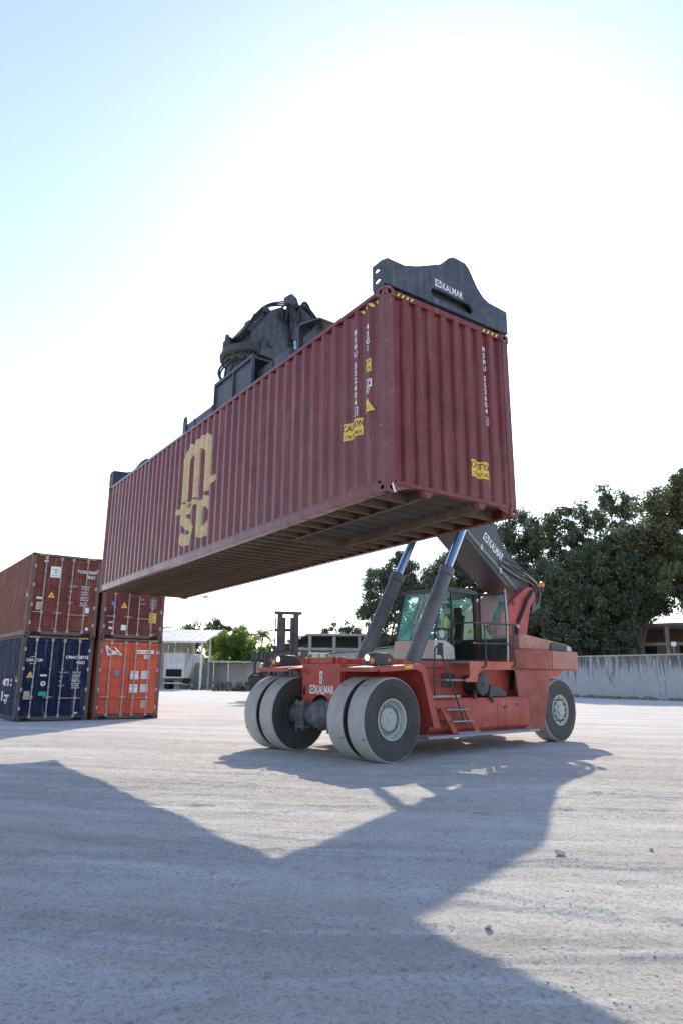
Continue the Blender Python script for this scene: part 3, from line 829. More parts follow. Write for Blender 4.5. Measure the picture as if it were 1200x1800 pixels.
def arc_stroke(pts, wd):
    L_, R_ = [], []
    for i, p in enumerate(pts):
        a_ = pts[max(0, i - 1)]; b_ = pts[min(len(pts) - 1, i + 1)]
        dx, dy = b_[0] - a_[0], b_[1] - a_[1]; q = math.hypot(dx, dy); nx_, ny_ = -dy / q * wd / 2, dx / q * wd / 2
        L_.append((p[0] + nx_, p[1] + ny_)); R_.append((p[0] - nx_, p[1] - ny_))
    for i in range(len(pts) - 1):
        LG.add([lg(*L_[i]), lg(*L_[i + 1]), lg(*R_[i + 1]), lg(*R_[i])], [(0, 1, 2, 3)])
ss = [(0.62, 0.98), (0.50, 1.05), (0.30, 1.05), (0.16, 0.97), (0.14, 0.86), (0.22, 0.78), (0.48, 0.66), (0.58, 0.56), (0.56, 0.42), (0.42, 0.34), (0.22, 0.34), (0.06, 0.46)]
arc_stroke([(x, y * 0.92 + 0.14) for x, y in ss], 0.23)
cc = [(1.38, 0.92), (1.30, 1.02), (1.14, 1.06), (0.98, 1.00), (0.91, 0.86), (0.91, 0.56), (0.98, 0.42), (1.14, 0.35), (1.30, 0.41), (1.38, 0.54)]
arc_stroke([(x, y * 0.92 + 0.14) for x, y in cc], 0.23)
LG.lay('line_logo', 'beige_mark', held, sp3, SIDE_B)
# end wall
ep = lambda a, b, off=0.003: end_pt(a, b, off)
D = Decal(); D.column('MSMU 552604', 1.945, 2.60, 0.084, 0.104, 0.9, 0.022); D.text('1', 1.945, 1.36, 0.082, 0.9, 0.01, 'CENTER'); D.ring(1.905, 1.985, 1.34, 1.465, 0.008)
tag(D.lay('serial_lettering', 'white_mark', held, ep, END_B), kind='stuff')
caution(ep, END_B, 1.735, 0.60, False, held)
rail = lambda a, b, off=0.003: (0.006 - off, a, b)
hazard(held, rail, 0.20, 0.52, 2.81, 2.86, 4); hazard(held, rail, 1.86, 2.22, 2.81, 2.86, 4)
# torn white sticker hanging from the near lower casting
Decal().poly([(0.075, 0.10), (0.10, 0.115), (0.115, 0.07), (0.13, 0.03), (0.15, 0.0), (0.12, -0.01), (0.10, 0.02), (0.088, 0.06)]).lay('torn_sticker', 'white_mark', held, lambda a, b: (-0.008, a, b))

# ---- the stacked containers
def door_pt(a, b, off=0.004): return (0.020 - off, a, b)
def stack_box(label, x, y, a, z, pm, fm):
    c_, s_ = math.cos(a), math.sin(a)
    m = frame((x, y, z), (-s_, c_, 0), (-c_, -s_, 0), (0, 0, 1))
    return container(label, m, pm, fm, 'containers stacked at the left', True)
def door_hazard(root):
    hz = lambda a, b, off=0.003: (0.006 - off, a, b)
    hazard(root, hz, 0.22, 0.56, CH - 0.085, CH - 0.035, 4); hazard(root, hz, CW - 0.56, CW - 0.22, CH - 0.085, CH - 0.035, 4)
def small_lines(D, a, b, rows, h=0.05, step=0.085):
    for i, s_ in enumerate(rows): D.text(s_, a, b - i * step, h, 0.9, 0.004)
WR = [('MAX GROSS', '32500 KG', '71650 LB'), ('TARE', '3700 KG', '8160 LB'), ('NET', '28800 KG', '63490 LB'), ('CU CAP', '76.4 CM', '2700 CFT')]
def plate_set(root, matn='white_mark', top=1.95, gap=0.2):
    D = Decal()
    for i, (k, p, q) in enumerate(WR):
        D.text(k, CW / 2 + 0.12, top - i * gap, 0.045, 0.9, 0.004); D.text(p, CW / 2 + 0.56, top - i * gap, 0.055, 0.95, 0.02); D.text(q, CW / 2 + 0.56, top - 0.085 - i * gap, 0.055, 0.95, 0.02)
    tag(D.lay('weight_lettering', matn, root, door_pt), kind='stuff')
SY = 0.622
SX, SYY = -10.97, 24.16
RX, RY = -8.84, 25.66
blue = stack_box('navy blue container with white side lettering, lowest of the left stack', SX, SYY, SY, 0.0, 'navy', 'frame_dark')
brown = stack_box('brownish red container on top of the navy blue one', SX + 0.02, SYY + 0.02, SY + 0.003, CH + 0.012, 'brown_red', 'frame_brown')
orange = stack_box('bright orange container with white ribbon emblem on its door', RX, RY, SY, 0.0, 'orange_red', 'frame_brown')
maroon = stack_box('dark maroon container on top of the bright orange one', RX - 0.02, RY + 0.02, SY - 0.002, CH + 0.012, 'maroon', 'frame_brown')
for r_ in (blue, brown, orange, maroon): door_hazard(r_)
# brown: serial, square emblem, triangle, plates
D = Decal(); D.text('TCNU', 1.58, 2.30, 0.11, 0.95, 0.03); D.text('336295', 1.92, 2.30, 0.11, 0.95, 0.03); D.text('45G1', 1.93, 2.12, 0.11, 0.95, 0.03); D.text('0', 2.32, 2.30, 0.10, 0.9, 0.012); tag(D.lay('serial_lettering', 'white_mark', brown, door_pt), kind='stuff')
plate_set(brown, top=1.78)
Decal().rect(0.64, 1.00, 2.05, 2.45).lay('emblem_plate', 'white_mark', brown, lambda a, b: door_pt(a, b, 0.040))
D = Decal(); D.poly([(0.72, 2.36), (0.92, 2.36), (0.90, 2.31), (0.845, 2.32), (0.845, 2.22), (0.88, 2.19), (0.76, 2.19), (0.795, 2.22), (0.795, 2.32), (0.74, 2.31)]); D.lay('emblem', 'cream_mark', brown, lambda a, b: door_pt(a, b, 0.044))
Decal().text('TEXTAINER', 0.82, 2.10, 0.04, 0.95, 0.006, 'CENTER').lay('emblem_lettering', 'blue_mark', brown, lambda a, b: door_pt(a, b, 0.044))
def tri(root, a, b, s_=0.22):
    Decal().poly([(a - s_ * 0.55, b), (a + s_ * 0.55, b), (a, b + s_)]).lay('warning_triangle', 'yellow_mark', root, lambda p, q: door_pt(p, q, 0.006))
    Decal().rect(a - 0.05, a + 0.05, b + 0.03, b + 0.04).rect(a - 0.03, a + 0.03, b + 0.07, b + 0.10).lay('warning_lines', 'black_mark', root, lambda p, q: door_pt(p, q, 0.008))
tri(brown, 0.76, 1.33)
Decal().rect(0.27, 0.50, 1.26, 1.33).lay_each('sticker', 'white_mark', brown, door_pt)
Decal().rect(0.28, 0.47, 0.88, 1.16).lay('approval_plate', 'cream_mark', brown, door_pt)
Decal().disc(0.47, 2.62, 0.075, 12, 0.6).disc(2.10, 0.28, 0.06).rect(1.98, 2.12, 0.85, 1.05).lay_each('sticker', 'white_mark', brown, door_pt)
# blue
D = Decal(); D.text('CMAU', 1.50, 2.12, 0.11, 0.95, 0.03); D.text('768715', 1.86, 2.12, 0.11, 0.95, 0.03); D.text('45G1', 1.87, 1.94, 0.11, 0.95, 0.03); D.ring(2.26, 2.32, 2.11, 2.24, 0.012); tag(D.lay('serial_lettering', 'white_mark', blue, door_pt), kind='stuff')
plate_set(blue, top=1.62, gap=0.15)
D = Decal(); D.text('CMA CGM', 0.19, 2.00, 0.10, 0.85, 0.022)
for i in range(6):
    a0_, a1_ = R(50 + i * 14), R(50 + (i + 1) * 14)
    D.poly([(0.42 + 0.17 * math.cos(a0_), 2.04 + 0.13 * math.sin(a0_)), (0.42 + 0.17 * math.cos(a1_), 2.04 + 0.13 * math.sin(a1_)), (0.42 + 0.16 * math.cos(a1_), 2.04 + 0.115 * math.sin(a1_)), (0.42 + 0.16 * math.cos(a0_), 2.04 + 0.115 * math.sin(a0_))])
    D.poly([(0.42 - 0.17 * math.cos(a0_), 2.04 - 0.13 * math.sin(a0_)), (0.42 - 0.17 * math.cos(a1_), 2.04 - 0.13 * math.sin(a1_)), (0.42 - 0.16 * math.cos(a1_), 2.04 - 0.115 * math.sin(a1_)), (0.42 - 0.16 * math.cos(a0_), 2.04 - 0.115 * math.sin(a0_))])
D.lay('line_logo', 'white_mark', blue, lambda a, b: door_pt(a, b, 0.006))
tri(blue, 0.37, 1.45)
Decal().rect(0.70, 0.92, 1.50, 1.56).disc(0.82, 1.25, 0.085).rect(1.95, 2.07, 0.22, 0.28).lay_each('sticker', 'white_mark', blue, lambda a, b: door_pt(a, b, 0.006))
Decal().disc(0.82, 1.25, 0.05).lay('sticker_mark', 'blue_mark', blue, lambda a, b: door_pt(a, b, 0.009))
Decal().rect(0.70, 0.98, 0.84, 0.98).lay('green_sticker', 'green_mark', blue, lambda a, b: door_pt(a, b, 0.006))
Decal().rect(0.23, 0.43, 0.72, 1.00).lay('approval_plate', 'cream_mark', blue, door_pt)
D = Decal(); D.text('cma c', 2.60, 1.16, 0.36, 1.25, 0.03, 'LEFT', True); D.text('b cgm', 2.60, 0.62, 0.34, 1.15, 0.03, 'LEFT', True)
D.lay('side_lettering', 'white_mark', blue, sp3, SIDE_B)
Decal().poly([(0.30, 1.30), (0.52, 1.30), (0.41, 1.55)]).lay('warning_triangle', 'yellow_mark', blue, sp3, SIDE_B)
Decal().poly([(0.30, 1.35), (0.52, 1.35), (0.41, 1.6)]).lay('warning_triangle', 'yellow_mark', brown, sp3, SIDE_B)
# orange: ribbon emblem, white data plates
D = Decal(); D.poly([(0.25, 2.62), (0.31, 2.64), (0.50, 2.46), (0.70, 2.42), (0.62, 2.52), (0.54, 2.60), (0.66, 2.55), (0.76, 2.44), (0.92, 2.28), (0.70, 2.32), (0.46, 2.28), (0.36, 2.26)], [[(0.32, 2.56), (0.39, 2.34), (0.50, 2.36)], [(0.62, 2.37), (0.84, 2.32), (0.74, 2.40)]])
D.lay('emblem', 'white_mark', orange, lambda a, b: door_pt(a, b, 0.006))
Decal().rect(1.40, 2.12, 2.36, 2.50).rect(1.74, 1.98, 2.18, 2.31).rect(1.28, 1.58, 1.42, 1.72).rect(1.68, 1.98, 1.44, 1.73).rect(1.28, 1.58, 0.94, 1.24).rect(1.68, 1.98, 0.96, 1.24).lay_each('data_plate', 'white_mark', orange, door_pt)
D = Decal(); D.text('SUDU 1 858731', 1.42, 2.39, 0.08, 0.86, 0.008); D.text('45G1', 1.77, 2.20, 0.08, 0.9, 0.01)
for (a_, b_) in ((1.30, 1.62), (1.30, 1.14)): small_lines(D, a_, b_, ('MAX GROSS', '', 'TARE'), 0.04)
for (a_, b_) in ((1.70, 1.66), (1.70, 1.17)): small_lines(D, a_, b_, ('32500 KG', '71650 LB', '3800 KG'), 0.05, 0.085)
tag(D.lay('data_lettering', 'black_mark', orange, lambda a, b: door_pt(a, b, 0.006)), kind='stuff')
Decal().text('3', 2.20, 2.36, 0.12, 0.9, 0.012).lay('serial_lettering', 'white_mark', orange, door_pt)
Decal().rect(0.68, 0.84, 1.55, 1.74).lay('blue_sticker', 'blue_mark', orange, lambda a, b: door_pt(a, b, 0.006))
Decal().rect(1.74, 1.94, 0.38, 0.66).lay('approval_plate', 'cream_mark', orange, door_pt)
# maroon
D = Decal(); small_lines(D, 1.84, 1.48, ('32500 KG', '3700 KG', '28800 KG', '63490 LB', '76.4 CM'), 0.05, 0.075); small_lines(D, 1.46, 1.47, ('TARE', '', 'CU CAP'), 0.045); D.text('MAX', 0.42, 1.62, 0.05, 0.9, 0.006)
D.rect(1.90, 2.06, 0.14, 0.19); tag(D.lay('weight_lettering', 'white_mark', maroon, door_pt), kind='stuff')
tri(maroon, 0.84, 1.13)
Decal().rect(1.84, 2.12, 0.62, 1.00).lay('caution_plate', 'yellow_mark', maroon, door_pt)
Decal().text('CAUTION', 1.98, 0.90, 0.05, 0.8, 0.006, 'CENTER').text('9\'6"', 1.98, 0.79, 0.05, 0.8, 0.006, 'CENTER').text('HIGH', 1.98, 0.68, 0.05, 0.8, 0.006, 'CENTER').lay('caution_lettering', 'black_mark', maroon, lambda a, b: door_pt(a, b, 0.006))
Decal().rect(0.36, 0.50, 1.20, 1.36).lay('blue_sticker', 'blue_mark', maroon, door_pt)
Decal().poly([(0.32, 0.34), (0.52, 0.30), (0.52, 0.38), (0.33, 0.42)]).rect(0.78, 0.98, 0.30, 0.50).rect(0.31, 0.52, 0.56, 0.60).lay_each('sticker', 'white_mark', maroon, lambda a, b: door_pt(a, b, 0.006))
Decal().rect(0.34, 0.54, 0.80, 1.02).lay('approval_plate', 'black_mark', maroon, door_pt)
FLIP[0] = False
# ------------------------------------------------------------------ reach stacker
# design coordinates: x to the rear from the front axle, y to the near side (towards the camera), z up
FLIP[0] = True
TA = R(41.8)
TO = Vector((1.033, 13.85, 0)) - 2.05 * Vector((math.sin(TA), -math.cos(TA), 0))
TRUCK = yaw_frame(TO.x, TO.y, TA)
rs_ = thing('reach_stacker', 'red reach stacker with dark boom holding the maroon container up', 'reach stacker', TRUCK)
TR = 0.806

def tyre_mesh(yc, wd, r=TR, rim=0.39, flat=True):
    hw = wd / 2
    b = MB()
    prof_t = [(-hw + 0.0, r - 0.035), (-hw + 0.012, r - 0.015), (-hw + 0.04, r - 0.002), (-hw * 0.5, r), (0, r + 0.001), (hw * 0.5, r), (hw - 0.04, r - 0.002), (hw - 0.012, r - 0.015), (hw, r - 0.035)]
    b.mat(0).lathe(prof_t, (0, yc, r), (0, 1, 0), 72)
    for s_ in (-1, 1):
        pr = [(s_ * hw, r - 0.035), (s_ * (hw + 0.006), r - 0.07), (s_ * (hw + 0.004), r - 0.075), (s_ * (hw + 0.010), r - 0.14), (s_ * (hw + 0.013), r - 0.20), (s_ * (hw + 0.010), r - 0.205), (s_ * (hw + 0.006), r - 0.27), (s_ * (hw - 0.002), r - 0.275), (s_ * (hw - 0.012), rim + 0.05), (s_ * (hw - 0.014), rim + 0.045), (s_ * (hw - 0.03), rim + 0.005), (s_ * (hw - 0.06), rim - 0.01)]
        b.mat(1).lathe(pr, (0, yc, r), (0, 1, 0), 72)
    return b

def squash(b, sink=0.018):
    # the contact patch is flattened on the ground, the side walls bulge a little
    nv = []
    for p in b.v:
        z = p[2] - sink
        nv.append((p[0], p[1], max(z, -0.004)))
    b.v = nv
    return b

def bolts(b, yc, rad, n, r_, ln, s_, x0=0.0, zc=TR):
    for i in range(n):
        a = 2 * math.pi * (i + 0.5) / n
        x, z = x0 + rad * math.cos(a), zc + rad * math.sin(a)
        b.cyl((x, yc, z), (x, yc + s_ * ln, z), r_, None, 6)

def drive_wheel(near):
    s_ = 1 if near else -1
    sh_ = 0.0 if near else 0.20
    for (ya, yb, outer) in ((1.60 - sh_, 2.05 - sh_, True), (1.01 - sh_, 1.46 - sh_, False)):
        yc = s_ * (ya + yb) / 2
        w = squash(tyre_mesh(yc, yb - ya)).build('wheel', ['tyre_tread', 'tyre_side'], rs_, smooth=40)
        b = MB()
        f = s_ * (yb - ya) / 2
        if outer:
            b.lathe([(f - s_ * 0.06, 0.382), (f - s_ * 0.015, 0.398), (f - s_ * 0.005, 0.392), (f - s_ * 0.012, 0.365), (f - s_ * 0.05, 0.345), (f - s_ * 0.11, 0.335), (f - s_ * 0.13, 0.30), (f - s_ * 0.14, 0.262), (f - s_ * 0.15, 0.225)], (0, yc, TR - 0.018), (0, 1, 0), 48)
            b.build('rim', 'rim', w, smooth=30)
            h_ = MB()
            h_.lathe([(f - s_ * 0.20, 0.232), (f - s_ * 0.115, 0.228), (f - s_ * 0.105, 0.215), (f - s_ * 0.10, 0.20), (f - s_ * 0.096, 0.05), (f - s_ * 0.09, 0.045), (f - s_ * 0.088, 0.001)], (0, yc, TR - 0.018), (0, 1, 0), 40)
            bolts(h_, yc + f - s_ * 0.10, 0.205, 10, 0.011, 0.016, s_, 0, TR - 0.018)
            h_.cyl((0.05, yc + f - s_ * 0.10, TR + 0.10), (0.05, yc + f - s_ * 0.075, TR + 0.10), 0.025, None, 8)
            h_.build('hub', 'rim', w, smooth=30)
            n_ = MB()
            for i in range(26):
                a = 2 * math.pi * i / 26; x, z = 0.282 * math.cos(a), TR - 0.018 + 0.282 * math.sin(a)
                n_.cyl((x, yc + f - s_ * 0.15, z), (x, yc + f - s_ * 0.095, z), 0.016, None, 6)
            for i in range(10):
                a = 2 * math.pi * i / 10 + 0.2; x, z = 0.352 * math.cos(a), TR - 0.018 + 0.352 * math.sin(a)
                n_.box(x - 0.016, x + 0.016, yc + f - s_ * 0.055 - 0.01, yc + f - s_ * 0.055 + 0.012, z - 0.016, z + 0.016)
            n_.build('wheel_nuts', 'zinc', w)
            MB().lathe([(f - s_ * 0.128, 0.322), (f - s_ * 0.132, 0.236)], (0, yc, TR - 0.018), (0, 1, 0), 40).build('bolt_ring', 'axle_grey', w)
        else:
            b.lathe([(f, 0.385), (f - s_ * 0.10, 0.38), (-f + s_ * 0.10, 0.38), (-f + s_ * 0.02, 0.392), (-f + s_ * 0.0, 0.402), (-f + s_ * 0.005, 0.38), (-f + s_ * 0.08, 0.35), (-f + s_ * 0.22, 0.33), (-f + s_ * 0.24, 0.05)], (0, yc, TR - 0.018), (0, 1, 0), 48)
            b.build('rim', 'axle_grey', w, smooth=30)
        # slits worn into the smooth tread
        if near or not outer or True:
            for a, yy in ((R(205), 0.10), (R(128), -0.12)):
                rr = TR + 0.0015; x, z = rr * math.cos(a), TR - 0.018 + rr * math.sin(a)
                MB().beam((x, yc + s_ * yy - 0.055 + 0.06 * s_, z), (x, yc + s_ * yy + 0.055 + 0.06 * s_, z), 0.012, 0.006, (math.cos(a), 0, math.sin(a))).build('tread_slit', 'black_rubber', w)
drive_wheel(True); drive_wheel(False)
for s_ in (1, -1):
    yc = s_ * 1.215; X = 7.03
    b = squash(tyre_mesh(yc, 0.47)); b.v = [(p[0] + X, p[1], p[2]) for p in b.v]
    w = b.build('wheel', ['tyre_tread', 'tyre_side'], rs_, smooth=40)
    f = s_ * 0.235; zc = TR - 0.018
    b = MB(); b.lathe([(f - s_ * 0.06, 0.382), (f - s_ * 0.01, 0.402), (f + s_ * 0.0, 0.395), (f - s_ * 0.01, 0.372), (f - s_ * 0.035, 0.36), (f - s_ * 0.04, 0.235), (f - s_ * 0.02, 0.225), (f - s_ * 0.015, 0.15), (f + s_ * 0.02, 0.14), (f + s_ * 0.028, 0.12), (f + s_ * 0.03, 0.001)], (X, yc, zc), (0, 1, 0), 48); b.build('rim', 'rim', w, smooth=30)
    n_ = MB()
    for i in range(10):
        a = 2 * math.pi * i / 10
        for da in (-0.10, 0.10):
            x, z = X + 0.275 * math.cos(a + da), zc + 0.275 * math.sin(a + da); n_.cyl((x, yc + f - s_ * 0.04, z), (x, yc + f + s_ * 0.012, z), 0.020, None, 6)
    n_.build('wheel_nuts', 'frame_brown', w)
    h_ = MB()
    for i in range(10):
        a = 2 * math.pi * (i + 0.5) / 10; x, z = X + 0.315 * math.cos(a), zc + 0.315 * math.sin(a)
        h_.cyl((x, yc + f - s_ * 0.0385, z), (x, yc + f - s_ * 0.034, z), 0.030, None, 10)
    h_.build('hand_hole', 'dark_hole', w)

# front axle, differential and its clamps
b = MB(); b.tube([(0, -1.40, 0.79), (0, -0.95, 0.79), (0, -0.55, 0.80), (0, -0.30, 0.80), (0, 0, 0.80), (0, 0.30, 0.80), (0, 0.55, 0.80), (0, 0.95, 0.79), (0, 1.55, 0.79)], [0.24, 0.24, 0.20, 0.25, 0.34, 0.25, 0.20, 0.24, 0.24], 20)
b.lathe([(-0.36, 0.02), (-0.34, 0.12), (-0.26, 0.22), (-0.12, 0.30), (0.0, 0.32)], (0, 0, 0.80), (1, 0, 0), 24)
b.build('front_axle', 'axle_grey', rs_)
for y_ in (-0.52, 0.52):
    b = MB(); b.box(-0.27, 0.27, y_ - 0.15, y_ + 0.15, 0.98, 1.06); b.box(-0.25, 0.25, y_ - 0.15, y_ + 0.15, 0.50, 0.57); b.box(-0.22, 0.22, y_ - 0.10, y_ + 0.10, 0.58, 0.97)
    for xx in (-0.235, 0.235):
        for yy in (-0.11, 0.11): b.cyl((xx, y_ + yy, 0.44), (xx, y_ + yy, 1.10), 0.022, None, 8)
    b.build('axle_clamp', 'axle_grey', rs_)
MB().cyl((7.03, -1.0, 0.79), (7.03, 1.0, 0.79), 0.14, None, 16).build('rear_axle', 'axle_grey', rs_)

# main frame
b = MB()
arch = [(-0.64, 0.97), (-0.40, 0.97)] + [(0.36 * math.cos(a), 0.86 + 0.34 * math.sin(a)) for a in np.linspace(R(160), R(20), 12)] + [(0.40, 0.97), (0.64, 0.97), (0.64, 1.86), (-0.64, 1.86)]
b.prism(arch, 'x', -0.10, -0.04)
b.build('front_plate', 'machine_red', rs_, bevel=0.01)
b = MB()
for s_ in (-1, 1):
    b.prism([(-0.039, 0.97), (1.1, 0.97), (1.3, 0.60), (5.2, 0.60), (5.6, 1.0), (8.0, 1.05), (8.0, 1.60), (5.4, 1.85), (-0.039, 1.85)], 'y', s_ * 0.64 - 0.03, s_ * 0.64 + 0.03)
b.box(1.3, 5.2, -0.608, 0.608, 0.62, 0.70); b.box(1.25, 8.0, -0.608, 0.608, 1.70, 1.84)
b.build('chassis', 'machine_red', rs_, bevel=0.008)
b = MB(); b.box(-0.02, 0.10, -0.60, 0.60, 1.862, 2.0); b.box(0.55, 0.95, -0.60, 0.60, 1.862, 1.98)
b.build('cross_beam', 'machine_red', rs_, bevel=0.012)
MB().box(-0.09, 0.9, -0.608, 0.608, 1.60, 1.66).build('front_deck', 'machine_red', rs_)
for y_ in (-0.60, 0.42):
    b = MB(); b.tube([(-0.06, y_ - 0.07, 1.85), (-0.06, y_ - 0.08, 1.95), (-0.06, y_, 2.0), (-0.06, y_ + 0.08, 1.95), (-0.06, y_ + 0.07, 1.85)], 0.024, 8); b.build('tie_ring', 'machine_red', rs_)
# bolts and an oval opening on the front plate
b = MB()
for (y_, z_) in ((-0.44, 1.68), (0.44, 1.68), (-0.2, 1.20), (0.22, 1.22)): b.cyl((-0.10, y_, z_), (-0.115, y_, z_), 0.028, None, 10)
b.build('plate_bolts', 'machine_red_dusty', rs_)
MB().prism(oval(-0.55, 1.28, 0.04, 0.10, 16), 'x', -0.104, -0.099).build('side_opening', 'dark_hole', rs_)
fp = lambda a, b_, off=0.004: (-0.10 - off, a, b_)
def maker_logo(D, a, b_, s_, sx=1):
    # square badge with a curled arrow cut into it
    D.rect(a, a + s_ * sx, b_, b_ + s_)
def badge(parent, mapf, a, b_, s_, sx, m1, m2):
    D = Decal(); maker_logo(D, a, b_, s_, sx); D.lay('badge', m1, parent, mapf)
    D = Decal(); pts = []
    cx, cy = a + s_ * sx * 0.5, b_ + s_ * 0.52
    ro, ri = s_ * 0.36, s_ * 0.19
    A = np.linspace(R(30), R(300), 12)
    for i in range(len(A) - 1):
        q = []
        for r_, t_ in ((ro, A[i]), (ro, A[i + 1]), (ri, A[i + 1]), (ri, A[i])): q.append((cx + sx * r_ * math.cos(t_), cy + r_ * math.sin(t_)))
        D.add(q, [(0, 1, 2, 3)])
    D.poly([(cx - sx * s_ * 0.02, cy + s_ * 0.06), (cx + sx * s_ * 0.40, cy + s_ * 0.06), (cx + sx * s_ * 0.30, cy - s_ * 0.40), (cx + sx * s_ * 0.14, cy - s_ * 0.12)])
    D.lay('badge_arrow', m2, parent, lambda p, q, o=0: mapf(p, q, 0.007))
badge(rs_, fp, -0.36, 1.225, 0.18, 1, 'white_mark', 'black_mark')
Decal().text('KALMAR', -0.15, 1.225, 0.18, 0.62, 0.022).lay('maker_lettering', 'white_mark', rs_, fp)
Decal().rect(-0.03, 0.06, 1.44, 1.70).lay('number_plate', 'white_mark', rs_, fp)
Decal().text('6', 0.015, 1.58, 0.10, 0.8, 0.012, 'CENTER').text('8', 0.015, 1.46, 0.10, 0.8, 0.012, 'CENTER').lay('number_lettering', 'black_mark', rs_, lambda a, b_: fp(a, b_, 0.007))

# wings over the front wheels
for s_ in (1, -1):
    OW = 2.09 if s_ == 1 else 1.89
    y0, y1 = sorted((s_ * 0.672, s_ * OW))
    ol = [(-0.44, 1.735), (-0.40, 1.755), (0.70, 1.84), (0.86, 1.80), (1.27, 0.60)]
    inn = [(1.20, 0.60), (0.82, 1.74), (0.66, 1.79), (-0.40, 1.725)]
    fm_ = MB().prism(ol + inn, 'y', y0, y1).build('front_wing', 'machine_red', rs_, bevel=0.006)
    lip0, lip1 = sorted((s_ * (OW + 0.0005), s_ * (OW + 0.015)))
    lp = [(-0.44, 1.765), (0.72, 1.865), (0.90, 1.82), (1.34, 0.59), (1.14, 0.59), (0.80, 1.68), (0.64, 1.745), (-0.40, 1.68)]
    MB().prism(lp, 'y', lip0, lip1).build('wing_lip', 'machine_red', fm_, bevel=0.004)
    e0, e1 = sorted((s_ * 0.70, s_ * (OW - 0.005)))
    MB().box(-0.452, -0.441, e0, e1, 1.69, 1.775).build('wing_front_edge', 'machine_red_dusty', fm_)
    # lamp block on the wing
    lb = MB(); ly = s_ * 1.62 if s_ == 1 else -1.45
    lb.prism([(-0.22, 1.80), (-0.22, 2.03), (-0.16, 2.07), (0.22, 2.06), (0.36, 1.98), (0.40, 1.83)], 'y', ly - 0.15, ly + 0.15)
    lamp = lb.build('lamp_block', 'machine_black', rs_, bevel=0.03)
    MB().lathe([(-0.012, 0.001), (-0.012, 0.055), (0.0, 0.062)], (-0.221, ly - s_ * 0.065, 1.965), (1, 0, 0), 16).build('headlight', 'lamp_white', lamp)
    MB().lathe([(-0.03, 0.001), (-0.024, 0.05), (0.0, 0.066)], (-0.221, ly + s_ * 0.085, 1.90), (1, 0, 0), 16).build('indicator', 'orange_lens', lamp)
    MB().lathe([(s_ * 0.02, 0.001), (s_ * 0.016, 0.03), (0, 0.04)], (0.18, ly + s_ * 0.151, 1.92), (0, 1, 0), 12).build('side_lamp', 'orange_lens', lamp)
    Decal().rect(0.30, 0.52, 0, 0.10).lay('wing_sticker', 'yellow_mark', fm_, lambda a, b_: (a, s_ * (OW + 0.018), 1.755 + b_ * 0.55 + (a - 0.3) * 0.08))

# side boxes (tank and battery) with rounded lower edge, step board
for s_ in (1, -1):
    y0, y1 = 0.68, 1.50
    pr = [(y0, 0.40), (y1 - 0.10, 0.40), (y1 - 0.02, 0.48), (y1, 0.62), (y1, 1.05), (y1 - 0.07, 1.15), (y0, 1.16)]
    for (xa, xb) in ((1.70, 2.50), (2.508, 4.15), (4.158, 4.52), (4.528, 5.50)):
        mb = MB(); mb.prism([(s_ * p[0], p[1]) for p in pr], 'x', xa, xb); o = mb.build('side_box', 'machine_red', rs_, bevel=0.012)
        if s_ == 1 and xa > 4.5:
            MB().box(4.95, 5.03, 1.501, 1.515, 0.95, 1.0).build('latch', 'machine_black', o)
        if s_ == 1 and 4.1 < xa < 4.2: MB().cyl((4.46, 1.50, 0.92), (4.46, 1.53, 0.92), 0.035, None, 10).build('latch', 'machine_black', o)
        if s_ == 1 and xa < 2: MB().box(1.84, 1.92, 1.501, 1.508, 0.80, 0.98).build('vent', 'dark_hole', o)
    yb0, yb1 = sorted((s_ * 0.9, s_ * 1.80))
    sb = MB(); sb.box(1.30, 5.45, yb0, yb1, 0.34, 0.395)
    sb.build('step_board', 'grating', rs_, bevel=0.006)
# grating on the near side box, one step under the cab
b = MB()
for i in range(5): b.box(1.62, 2.70, 1.16 + i * 0.075, 1.20 + i * 0.075, 1.165, 1.20)
b.box(1.60, 2.72, 1.14, 1.155, 1.162, 1.205); b.box(1.60, 2.72, 1.52, 1.54, 1.162, 1.215)
b.build('grating_step', 'grating', rs_)
MB().box(2.30, 2.95, 1.10, 1.50, 1.52, 1.56).build('grating_step', 'grating', rs_, bevel=0.005)
# inner side wall of the machine below the cab
MB().box(1.45, 5.4, 0.90, 0.96, 1.17, 1.95).build('side_wall', 'machine_red', rs_, bevel=0.006)
MB().box(1.5, 5.35, 0.672, 0.90, 1.86, 1.97).build('deck_edge', 'machine_red', rs_, bevel=0.006)
MB().box(1.52, 3.0, 0.962, 0.985, 1.80, 1.825).build('trim_line', 'machine_black', rs_)
MB().box(2.75, 3.25, 0.962, 0.972, 1.36, 1.70).build('foot_recess', 'machine_black', rs_)
MB().box(1.45, 5.4, -0.96, -0.90, 1.17, 1.95).build('side_wall', 'machine_red', rs_, bevel=0.006)

# platform beside the cab door, orange skirt with a leg down to the step
sk = [(3.02, 1.97), (4.78, 1.99), (4.78, 1.80), (3.52, 1.775), (3.38, 1.74), (3.30, 1.64), (3.28, 1.50), (2.84, 1.50), (2.84, 1.56), (2.98, 1.60), (3.02, 1.68)]
MB().prism(sk, 'y', 1.58, 1.61).build('platform_skirt', 'machine_orange', rs_, bevel=0.006)
b = MB()
for i in range(7): b.box(3.02, 4.78, 0.99 + i * 0.085, 1.03 + i * 0.085, 1.93, 1.965)
b.box(3.02, 3.06, 0.97, 1.578, 1.925, 1.968); b.box(4.74, 4.78, 0.97, 1.578, 1.925, 1.968)
b.build('platform_grating', 'grating', rs_)
